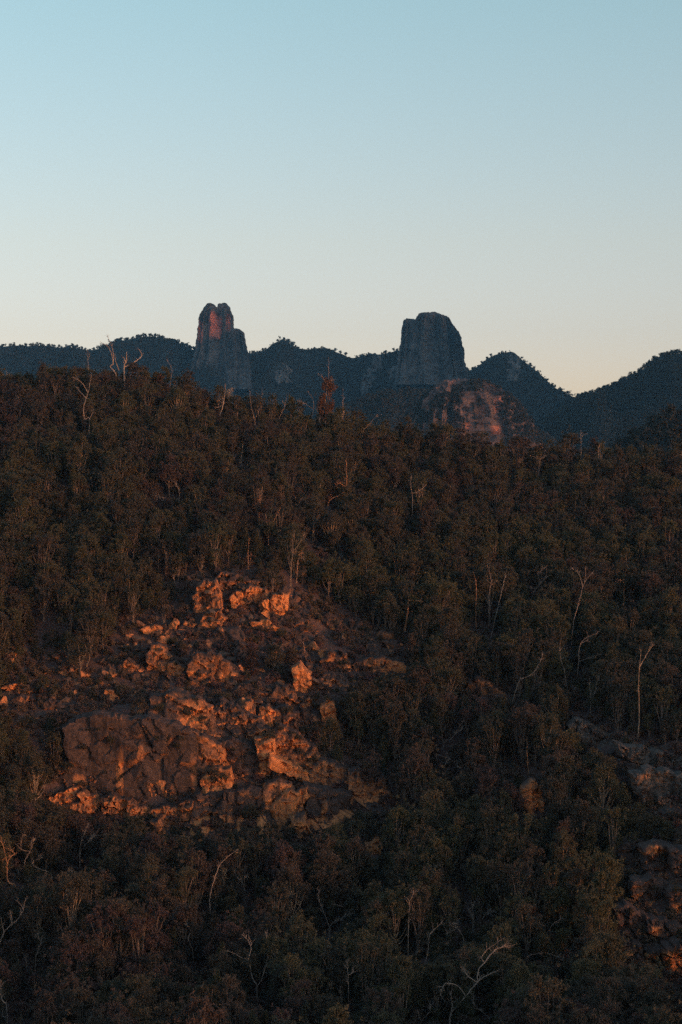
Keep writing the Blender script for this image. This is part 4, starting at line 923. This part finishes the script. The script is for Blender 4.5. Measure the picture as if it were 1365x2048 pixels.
# the misty grey tree: a crown of bare fine twigs below the twin spire
def twig_tree(px, py, H, W, label, seed, mat=MTWIG, nt_=700, name='bare_tree'):
    r = np.random.default_rng(seed); D = float(hit([px], [py])[0]); m = D / F
    base = np.array([(px - CX) * m, D, float(ground(np.array([(px - CX) * m]), np.array([D]))[0])])
    root = empty(name, tuple(base), label=label, cat='bare tree')
    g = Geo(); tp = curve(np.array([[0, 0, -.4], [.1, 0, H * .25], [-.1, .1, H * .5], [.1, 0, H * .75]]), 4); g.add(*tube(tp, np.linspace(.13, .05, len(tp)), 5))
    t = Geo()
    for k in range(14):
        st = tp[int(r.uniform(.4, 1) * len(tp)) - 1]; th = r.uniform(0, 6.28); e = np.array([math.cos(th) * W * r.uniform(.4, 1), math.sin(th) * W * r.uniform(.4, 1), H * r.uniform(.55, 1)])
        lc = curve(np.array([st, st * .5 + e * .5 + [0, 0, -.2], e]), 4, .04, r); g.add(*tube(lc, np.linspace(.05, .02, len(lc)), 4))
        for j in range(nt_ // 14):
            a = lc[int(r.uniform(.3, 1) * len(lc)) - 1]; d = r.normal(0, 1, 3) + [0, 0, .7]; d /= np.linalg.norm(d); ln = r.uniform(.4, 1.0)
            t.add(*tube(np.array([a, a + d * ln * .5 + r.normal(0, .04, 3), a + d * ln + r.normal(0, .08, 3)]), [.014, .011, .008], 3))
    v, f = g.arr(); put('trunk', mesh('trunk', v, f, mat, True), root); v, f = t.arr(); put('twigs', mesh('twigs', v, f, mat), root)['kind'] = 'stuff'
twig_tree(452, 800, 7.0, 2.6, 'bare tree with a misty grey crown of fine twigs below the twin spire', 3, nt_=1500)
twig_tree(118, 775, 5.0, 1.5, 'thin grey leafless tree on the skyline beside the long ridge', 4, nt_=160)
twig_tree(85, 772, 5.0, 1.2, 'sparse leafless sapling on the skyline of the wooded crest', 6, nt_=120)
twig_tree(15, 775, 5.5, 1.3, 'leafless sapling on the skyline with upright stems', 7, nt_=140)
twig_tree(868, 905, 6.0, 2.0, 'grey leafless tree in front of the red dome', 8, nt_=400)
twig_tree(640, 850, 6.5, 1.6, 'leafless wiry tree on the crest where it starts to fall', 9, nt_=200)

# ------------------------------------------------------------------ the wood on the hillside
Q = 4                                         # picture cells of 4 px for the visibility book-keeping
GW, GH = 1365 // Q + 120, 2048 // Q + 60; OX, OY = 50, 20
prot = np.zeros((GH, GW)); bare = np.zeros((GH, GW))
cxg, cyg = np.meshgrid((np.arange(GW) - OX) * Q + 2, (np.arange(GH) - OY) * Q + 2)
for poly, D in PROT:
    k = inpoly(cxg, cyg, poly); prot[k] = np.maximum(prot[k], D)
for s, D in BPTS:
    for (x, y) in s:
        i, j = int(y / Q) + OY, int(x / Q) + OX
        if 0 <= i < GH and 0 <= j < GW: bare[i, j] = max(bare[i, j], D)
def ellipse(px, py, hw, hh):
    j0, j1 = int((px - hw) / Q) + OX, int((px + hw) / Q) + OX + 1; i0, i1 = int((py - hh) / Q) + OY, int((py + hh) / Q) + OY + 1
    j0, j1, i0, i1 = max(j0, 0), min(j1, GW), max(i0, 0), min(i1, GH)
    if j0 >= j1 or i0 >= i1: return None
    m_ = ((cxg[i0:i1, j0:j1] - px) / hw) ** 2 + ((cyg[i0:i1, j0:j1] - py) / hh) ** 2 <= 1
    return (slice(i0, i1), slice(j0, j1)), m_

ROCKY = [[(130,1400),(230,1280),(320,1225),(390,1150),(520,1150),(600,1200),(660,1225),(820,1300),(830,1350),(720,1375),(690,1470),(800,1610),(780,1640),(600,1680),(400,1690),(90,1620),(20,1600),(10,1460)],
         [(1140,1440),(1420,1500),(1420,1670),(1300,1640),(1250,1520)], [(1230,1695),(1420,1695),(1420,1960),(1240,1930)],
         [(1045,1560),(1090,1560),(1090,1650),(1045,1645)], [(0,1275),(130,1280),(140,1420),(0,1440)]]
wr = np.random.default_rng(2024)
TREES = []                                    # x, y, z, proto, scale, rot
def try_tree(x, y, pi, s, rocky_ok=False, lim=0.10):
    p_ = PROTO[pi]; z = float(ground(np.array([x]), np.array([y]))[0]); ppm = F / y
    bx, by = x * ppm + CX, CY - z * ppm
    H, W = p_['H'] * s, p_['W'] * s
    hh = H * (1 - p_['base']) / 2 * ppm; cyy = by - H * (p_['base'] + (1 - p_['base']) / 2) * ppm
    e = ellipse(bx, cyy, W * ppm * .95, hh)
    if e is None: return None
    sl, m_ = e
    if m_.sum() == 0: return None
    if ((prot[sl] > y + .3) & m_).sum() > lim * m_.sum() + 1: return None
    if ((bare[sl] > y - .4) & m_).sum() > 1: return None
    return dict(x=x, y=y, z=z - .1, pi=pi, s=s, rot=wr.uniform(0, 6.28), px=bx, py=by, cy=cyy, hw=W * ppm * .9, hh=hh)
for y in np.arange(214, 556, 2.7):
    for x0 in np.arange((-170 - CX) / F * y, (1535 - CX) / F * y, 2.9):
        x, yy = x0 + wr.uniform(-1.5, 1.5), y + wr.uniform(-1.5, 1.5)
        z = float(ground(np.array([x]), np.array([yy]))[0]); px, py = x * F / yy + CX, CY - z * F / yy
        rocky = any(inpoly([px], [py], q)[0] for q in ROCKY)
        if rocky and wr.random() > (0.14 if px > 150 else 0.6): continue
        if wr.random() < 0.06: continue
        u = wr.random(); low = py > 1500; right = px > 760
        if py < 1150 and not (right and py > 1050): k = 'round' if u < .40 else 'wispy' if u < .66 else 'open' if u < .80 else 'tall' if u < .89 else 'pine'
        elif low: k = 'round' if u < .26 else 'wispy' if u < .56 else 'open' if u < .78 else 'tall' if u < .88 else 'pine'
        else: k = 'round' if u < .22 else 'wispy' if u < .56 else 'open' if u < .76 else 'tall' if u < .88 else 'pine'
        s = (.46 + .66 * wr.random() ** .8 + (.3 if wr.random() < .05 else 0)) * (0.85 if rocky else 1) * (np.interp(py - np.interp(px, [0, 330, 430, 700, 1000, 1365], [782, 785, 830, 872, 922, 940]), [0, 60, 200], [.78, .86, 1.0]))
        t = try_tree(x, yy, int(wr.choice(IDX[k])), s)
        if t is None and k != 'round': t = try_tree(x, yy, int(wr.choice(IDX['round'])), s * .62)
        if t is None: t = try_tree(x, yy, int(wr.choice(IDX['shrub'])), wr.uniform(.7, 1.2))
        if t: TREES.append(t)
# shrubs on the stony ground and between the trees
for poly, n in [(ROCKY[0], 800), ([(90,1600),(400,1660),(620,1670),(800,1610),(800,1720),(90,1700)], 160), (ROCKY[1], 80), (ROCKY[2], 130), (ROCKY[4], 80)]:
    pl = np.array(poly)
    for _ in range(n):
        px, py = wr.uniform(pl[:, 0].min(), pl[:, 0].max()), wr.uniform(pl[:, 1].min(), pl[:, 1].max())
        if not inpoly([px], [py], poly)[0]: continue
        onrock = [D_ for p_, D_ in PROT[:200] if inpoly([px], [py], p_)[0]]
        if onrock and wr.random() > .22: continue
        y = float(hit([px], [py])[0]); x = (px - CX) / F * y
        t = try_tree(x, y, int(wr.choice(IDX['shrub'])), wr.uniform(.35, .95), lim=.35)
        if t:
            if onrock: t['y'] = min(onrock) + .4; t['x'] = (px - CX) / F * t['y']; t['z'] = (CY - py) / F * t['y'] - .3
            TREES.append(t)
# the round bush and the other big ones that stand out in front of the rock
for px, py, k, s in [(545, 1345, 'round', .95), (585, 1340, 'round', .7), (505, 1335, 'round', .75), (660, 1500, 'round', .9), (720, 1480, 'open', .85), (770, 1500, 'round', 1.0), (690, 1440, 'round', .75),
                     (500, 1640, 'shrub', 1.6), (450, 1400, 'shrub', 1.0), (790, 1440, 'open', 1.0), (1160, 1690, 'round', 1.0), (870, 1690, 'round', 1.0)]:
    y = float(hit([px], [py])[0]) - 1.5; x = (px - CX) / F * y; p_ = int(wr.choice(IDX[k])); ppm = F / y; q = PROTO[p_]
    z = float(ground(np.array([x]), np.array([y]))[0]); by = CY - z * ppm
    TREES.append(dict(x=x, y=y, z=z - .1, pi=p_, s=s, rot=wr.uniform(0, 6.28), px=px, py=by, cy=by - q['H'] * s * .6 * ppm, hw=q['W'] * s * ppm * .9, hh=q['H'] * s * .4 * ppm))

# what of each tree is in view, from the nearest to the farthest
seen = np.zeros((GH, GW), bool); inside = (cxg >= 0) & (cxg < 1365) & (cyg >= 0) & (cyg < 2048)
for t in sorted(TREES, key=lambda t: t['y']):
    e = ellipse(t['px'], t['cy'], t['hw'], t['hh']); t['vis'] = 0
    if e is None: continue
    sl, m_ = e; m_ = m_ & inside[sl] & ~((prot[sl] > 0) & (prot[sl] < t['y']))
    t['vis'] = int((m_ & ~seen[sl]).sum())
    core = ((cxg[sl] - t['px']) / t['hw']) ** 2 + ((cyg[sl] - t['cy']) / t['hh']) ** 2 <= .75
    seen[sl] |= core

def zone(t):
    px, py = t['px'], t['py']
    sky = np.interp(px, [0, 330, 430, 700, 1000, 1365], [782, 785, 830, 872, 922, 940])
    if py < sky + 45: return 'on the skyline crest'
    if py < 1010: return 'high on the wooded slope under the crest'
    if px < 760 and py < 1290: return 'on the upper slope above the rock crown' if px > 330 else 'beside the rock crown and stony slope'
    if px < 820 and py < 1690: return 'among the rocks of the big cliff'
    if px >= 1100 and 1690 < py: return 'around the shadowed layered cliff'
    if py < 1450: return 'on the slope between the ochre ledge and grey ledges'
    if py < 1720: return 'in the gully beyond the end of the big cliff'
    return 'in the low wood below the big cliff'
LOOK = {'round': 'bushy round-crowned gum tree', 'wispy': 'wispy loose-leaved gum tree', 'open': 'open-limbed gum tree', 'tall': 'tall narrow gum tree', 'pine': 'dense dark cypress pine', 'shrub': 'low leafy shrub'}
ANCH = []
for o_ in list(COL.objects):
    if o_.name.startswith(('bare_tree', 'rock_outcrop')) and o_.get('label'):
        w_ = o_['label'].split(); stop = {'with', 'in', 'bending', 'at', 'below', 'standing', 'beside', 'reaching', 'of', 'leaning', 'splitting', 'between', 'rising', 'near', 'slanting', 'above', 'like', 'on', 'next', 'pointing', 'under', 'sweeping', 'just', 'over', 'behind', 'left', 'lying', 'inside', 'bent', 'where', 'then', 'from', 'bare-for', 'ending', 'showing', 'half', 'past'}
        n_ = next((k for k in range(2, len(w_)) if w_[k] in stop), len(w_)); ANCH.append((' '.join(w_[:n_]), o_.location.x, o_.location.y))
from collections import Counter
cn_ = Counter(a_[0] for a_ in ANCH); ANCH = [a_ for a_ in ANCH if cn_[a_[0]] == 1 and 2 <= len(a_[0].split()) <= 6]
SZ = {}
def place(t, name, cat):
    p_ = PROTO[t['pi']]; zn = zone(t); kd = p_['kind']
    sz = 'small ' if t['s'] < .80 else 'large ' if t['s'] > 1.02 else ''
    an = min(ANCH, key=lambda q: (q[1] - t['x']) ** 2 + (q[2] - t['y']) ** 2); dx, dy = t['x'] - an[1], t['y'] - an[2]; dist = math.hypot(dx, dy)
    if dist < 14:
        rel = ('close beside' if dist < 5 else 'a little way from') if abs(dx) > abs(dy) else ('just uphill of' if dy > 0 else 'just downhill of')
        lab = '%s%s %s the %s' % (sz, LOOK[kd], rel, an[0])
    else: lab = '%s%s %s' % (sz, LOOK[kd], zn)
    o = empty(name, (t['x'], t['y'], t['z']), label=lab, cat=cat, group='%s: %s' % (name.replace('_', ' ') + 's', lab))
    o.rotation_euler = (0, 0, t['rot']); o.scale = (t['s'],) * 3
    put('trunk', p_['trunk'], o); put('crown', p_['crown'], o)
rest = []
lim = {'gum_tree': 300, 'cypress_pine': 130, 'shrub': 140}; cnt_ = dict.fromkeys(lim, 0)
for t in sorted(TREES, key=lambda t: -t['vis']):
    kd = PROTO[t['pi']]['kind']; nm = 'cypress_pine' if kd == 'pine' else 'shrub' if kd == 'shrub' else 'gum_tree'
    if t['vis'] >= 6 and cnt_[nm] < lim[nm]:
        cnt_[nm] += 1; place(t, nm, 'shrub' if nm == 'shrub' else 'tree')
    else: rest.append(t)
scatter_stuff('wood', 'dense dry wood of small gum trees covering the hillside', [(t['x'], t['y'], t['z']) for t in rest], [t['pi'] for t in rest], [t['rot'] for t in rest], [t['s'] for t in rest], [p_['joined'] for p_ in PROTO])

bt_ = make_tree('round', 51, MBROWN)
for px_, py_, s_, lab_ in [(652, 845, 1.15, 'brown-leaved tree standing tall on the crest before the far ridge'), (318, 778, .5, 'low rust-brown bushy tree on the skyline beside the pink stump')]:
    y_ = float(hit([px_], [py_])[0]); x_ = (px_ - CX) / F * y_; o = empty('gum_tree', (x_, y_, float(ground(np.array([x_]), np.array([y_]))[0]) - .1), label=lab_, cat='tree')
    o.scale = (s_, s_, s_ * (1.75 if s_ > 1 else 1.3)); put('trunk', bt_['trunk'], o); put('crown', bt_['crown'], o)

# low scrub over the forest floor
N = 13000; pxs = wr.uniform(-120, 1485, N); ys = 214 + 336 * wr.random(N) ** 1.1; xs = (pxs - CX) / F * ys; zs = ground(xs, ys); pys = CY - zs / ys * F
ku = np.ones(N, bool)
for k in range(N):
    ppm_ = F / ys[k]
    for up in (0.3, 0.9, 1.6):
        for sd_ in (-.8, 0, .8):
            i_, j_ = int((pys[k] - up * ppm_) / Q) + OY, int((pxs[k] + sd_ * ppm_) / Q) + OX
            if 0 <= i_ < GH and 0 <= j_ < GW and bare[i_, j_] > ys[k] - .4: ku[k] = False
pxs, ys, xs, zs = pxs[ku], ys[ku], xs[ku], zs[ku]; N = int(ku.sum())
scatter_stuff('undergrowth', 'low dry scrub on the forest floor', np.stack([xs, ys, zs - .1], 1), wr.integers(0, 3, N), wr.uniform(0, 6.28, N), wr.uniform(.4, 1.0, N), [p_['joined'] for p_ in HEATH])

# loose stones on the stony slope
st = []
for poly, n in [(ROCKY[0], 2600), (ROCKY[1], 350), (ROCKY[4], 300), ([(640,1225),(820,1290),(900,1330),(700,1305)], 350)]:
    pl = np.array(poly); q = np.stack([wr.uniform(pl[:, 0].min(), pl[:, 0].max(), n), wr.uniform(pl[:, 1].min(), pl[:, 1].max(), n)], 1); q = q[inpoly(q[:, 0], q[:, 1], poly)]
    d = hit(q[:, 0], q[:, 1]); st.append(P(q[:, 0], q[:, 1], d))
st = np.vstack(st)
scatter_stuff('loose_stones', 'loose stones littering the stony slope', st, wr.integers(0, 6, len(st)), wr.uniform(0, 6.28, len(st)), .10 + .32 * wr.random(len(st)) ** 2, BM)

# ------------------------------------------------------------------ far woods on the ridges
def far_proto(seed, n=150):
    r = np.random.default_rng(seed); c = np.array([[r.normal(0, .2), r.normal(0, .2), r.uniform(.35, .85)] for _ in range(5)])
    v, f = leaves(c, np.full((5, 3), .27), n, r, .20, .15, 0, .3); tv, tf = tube(np.array([[0, 0, -.2], [0, 0, .5]]), [.035, .02], 4)
    return mesh('far_tree', np.vstack([tv, v]), np.vstack([tf, f + len(tv)]), None, mats=[MBARK, MFARLEAF], mi=[0] * len(tf) + [1] * len(f))
FP = [far_proto(300 + k) for k in range(5)]
KEEP = [[(397,690),(466,668),(494,694),(492,772),(390,772)], [(803,695),(928,700),(925,740),(800,760)], [(736,706),(764,706),(764,750),(735,790),(722,790),(730,745)], [(778,735),(802,728),(802,756),(780,756)], [(824,738),(848,728),(844,752),(822,764)], [(548,728),(582,728),(580,762),(550,768)], [(1016,712),(1036,708),(1038,748),(1020,762)]]
def far_wood(R_, n, tmax, s0, s1, label, pxr=(-150, 1515)):
    X, Y, Z, T = R_['X'], R_['Y'], R_['Z'], R_['T']; rows = np.where((T[:, 0] >= -.12) & (T[:, 0] <= tmax))[0]; out = []
    i = wr.uniform(rows[0], rows[-1], n); j = wr.uniform(0, X.shape[1] - 1.01, n); i0, j0 = i.astype(int), j.astype(int); u, w = i - i0, j - j0
    def bl(A): return A[i0, j0] * (1 - u) * (1 - w) + A[i0 + 1, j0] * u * (1 - w) + A[i0, j0 + 1] * (1 - u) * w + A[i0 + 1, j0 + 1] * u * w
    p = np.stack([bl(X), bl(Y), bl(Z)], 1); px = p[:, 0] / p[:, 1] * F + CX; py = CY - p[:, 2] / p[:, 1] * F
    k = (px > pxr[0]) & (px < pxr[1])
    for poly in KEEP: k &= ~(inpoly(px, py, poly) & (wr.random(n) < .9))
    p = p[k]; m_ = len(p)
    return scatter_stuff('far_wood', label, p, wr.integers(0, 5, m_), wr.uniform(0, 6.28, m_), wr.uniform(s0, s1, m_), FP)
far_wood(RIDGE, 44000, .55, 4, 9, 'dark wood covering the long ridge under the spires')
far_wood(RIDGE2, 15000, .6, 4.5, 9, 'dark wood covering the spur that falls to the saddle')
far_wood(RIDGE3, 2600, .6, 4, 7, 'brown wood on the low rounded hill')
far_wood(RIDGE4, 9000, .7, 5, 9, 'dark wood on the foothill below the grey cliffs')
# scrub on the dome
dv = np.array([v.co for v in dm.vertices]); dn = np.array([v.normal for v in dm.vertices]); dv = dv + np.array(dome.location)
fx = dv[:, 0] / dv[:, 1] * F + CX; fy = CY - dv[:, 2] / dv[:, 1] * F
clump = fbm(dv / 26.0, 3, 77) > .12
wgt = (dv[:, 1] < DD + 40) & clump & (fy < 890) & ((wr.random(len(dv)) < np.where(dn[:, 2] > .25, .5, .16)) | ((fx < 970) & (fy > 775) & (fy < 850) & (wr.random(len(dv)) < .45)))
dp = dv[wgt]; scatter_stuff('dome_scrub', 'thin scrub growing on the red rock dome', dp, wr.integers(0, 5, len(dp)), wr.uniform(0, 6.28, len(dp)), wr.uniform(2.5, 5.0, len(dp)), FP)
# single trees standing out on the far skyline
fr_ = np.random.default_rng(8)
fm = []
for k in range(3):
    r = np.random.default_rng(400 + k); c = np.array([[r.normal(0, 1.6), r.normal(0, 1.6), r.uniform(5, 8.5)] for _ in range(6)])
    v, f = leaves(c, np.full((6, 3), 1.3), 260, r, .9, .6, 0, .2); tv, tf = tube(np.array([[0, 0, -1.5], [.3, 0, 3], [0, 0, 6.5]]), [.3, .25, .12], 5)
    fm.append((mesh('trunk', tv, tf, MBARK, True), mesh('crown', v, f, MFARLEAF)))
for R_, D_, lab, lst in [(RIDGE2, 3300., 'small tree standing clear on the skyline of the spur', [1213, 1228, 1240, 1262, 1281, 1296, 1303, 1309, 1322, 1333, 1348, 1357]),
                         (RIDGE, 4300., 'tiny tree standing clear on the shoulder of the small peak', [1003, 1022, 1046, 1056, 1064, 1072, 1080, 1090, 1141, 1150]),
                         (RIDGE, 4300., 'tiny tree standing clear on the long wooded ridge top', [20, 48, 205, 222, 298, 318, 352, 376, 512, 525, 560])]:
    i0 = int(np.where(R_['T'][:, 0] >= 0)[0][0])
    for px in lst:
        x = (px - CX) / F * D_; j = int(np.argmin(np.abs(R_['X'][i0] - x))); s = fr_.uniform(.8, 1.35); k = int(fr_.integers(3))
        o = empty('ridge_tree', (float(R_['X'][i0, j]), float(R_['Y'][i0, j]), float(R_['Z'][i0, j]) - .3), label=lab, cat='tree', group=lab.replace('tree', 'trees', 1))
        o.rotation_euler = (0, 0, fr_.uniform(0, 6.28)); s *= fr_.uniform(.6, 1.0); o.scale = (s, s, s * fr_.uniform(.8, 1.1))
        put('trunk', fm[k][0], o); put('crown', fm[k][1], o)

# ------------------------------------------------------------------ haze: the thin evening air
hv = [(x, y, z) for x in (-9500, 9500) for y in (-700, 7300) for z in (-97, 640)]
hz = mesh('haze', hv, [(0, 1, 3, 2), (4, 6, 7, 5), (0, 4, 5, 1), (2, 3, 7, 6), (0, 2, 6, 4), (1, 5, 7, 3)], None)
m = bpy.data.materials.new('haze'); m.use_nodes = True; nt = m.node_tree; nt.nodes.clear()
pv = nt.nodes.new('ShaderNodeVolumePrincipled'); out = nt.nodes.new('ShaderNodeOutputMaterial'); nt.links.new(pv.outputs[0], out.inputs['Volume'])
pv.inputs['Color'].default_value = (0.32, 0.68, 1.0, 1); pv.inputs['Density'].default_value = 0.000042; pv.inputs['Anisotropy'].default_value = 0.6
hz.materials.append(m); tag(put('haze', hz), 'thin blue evening haze', kind='stuff')
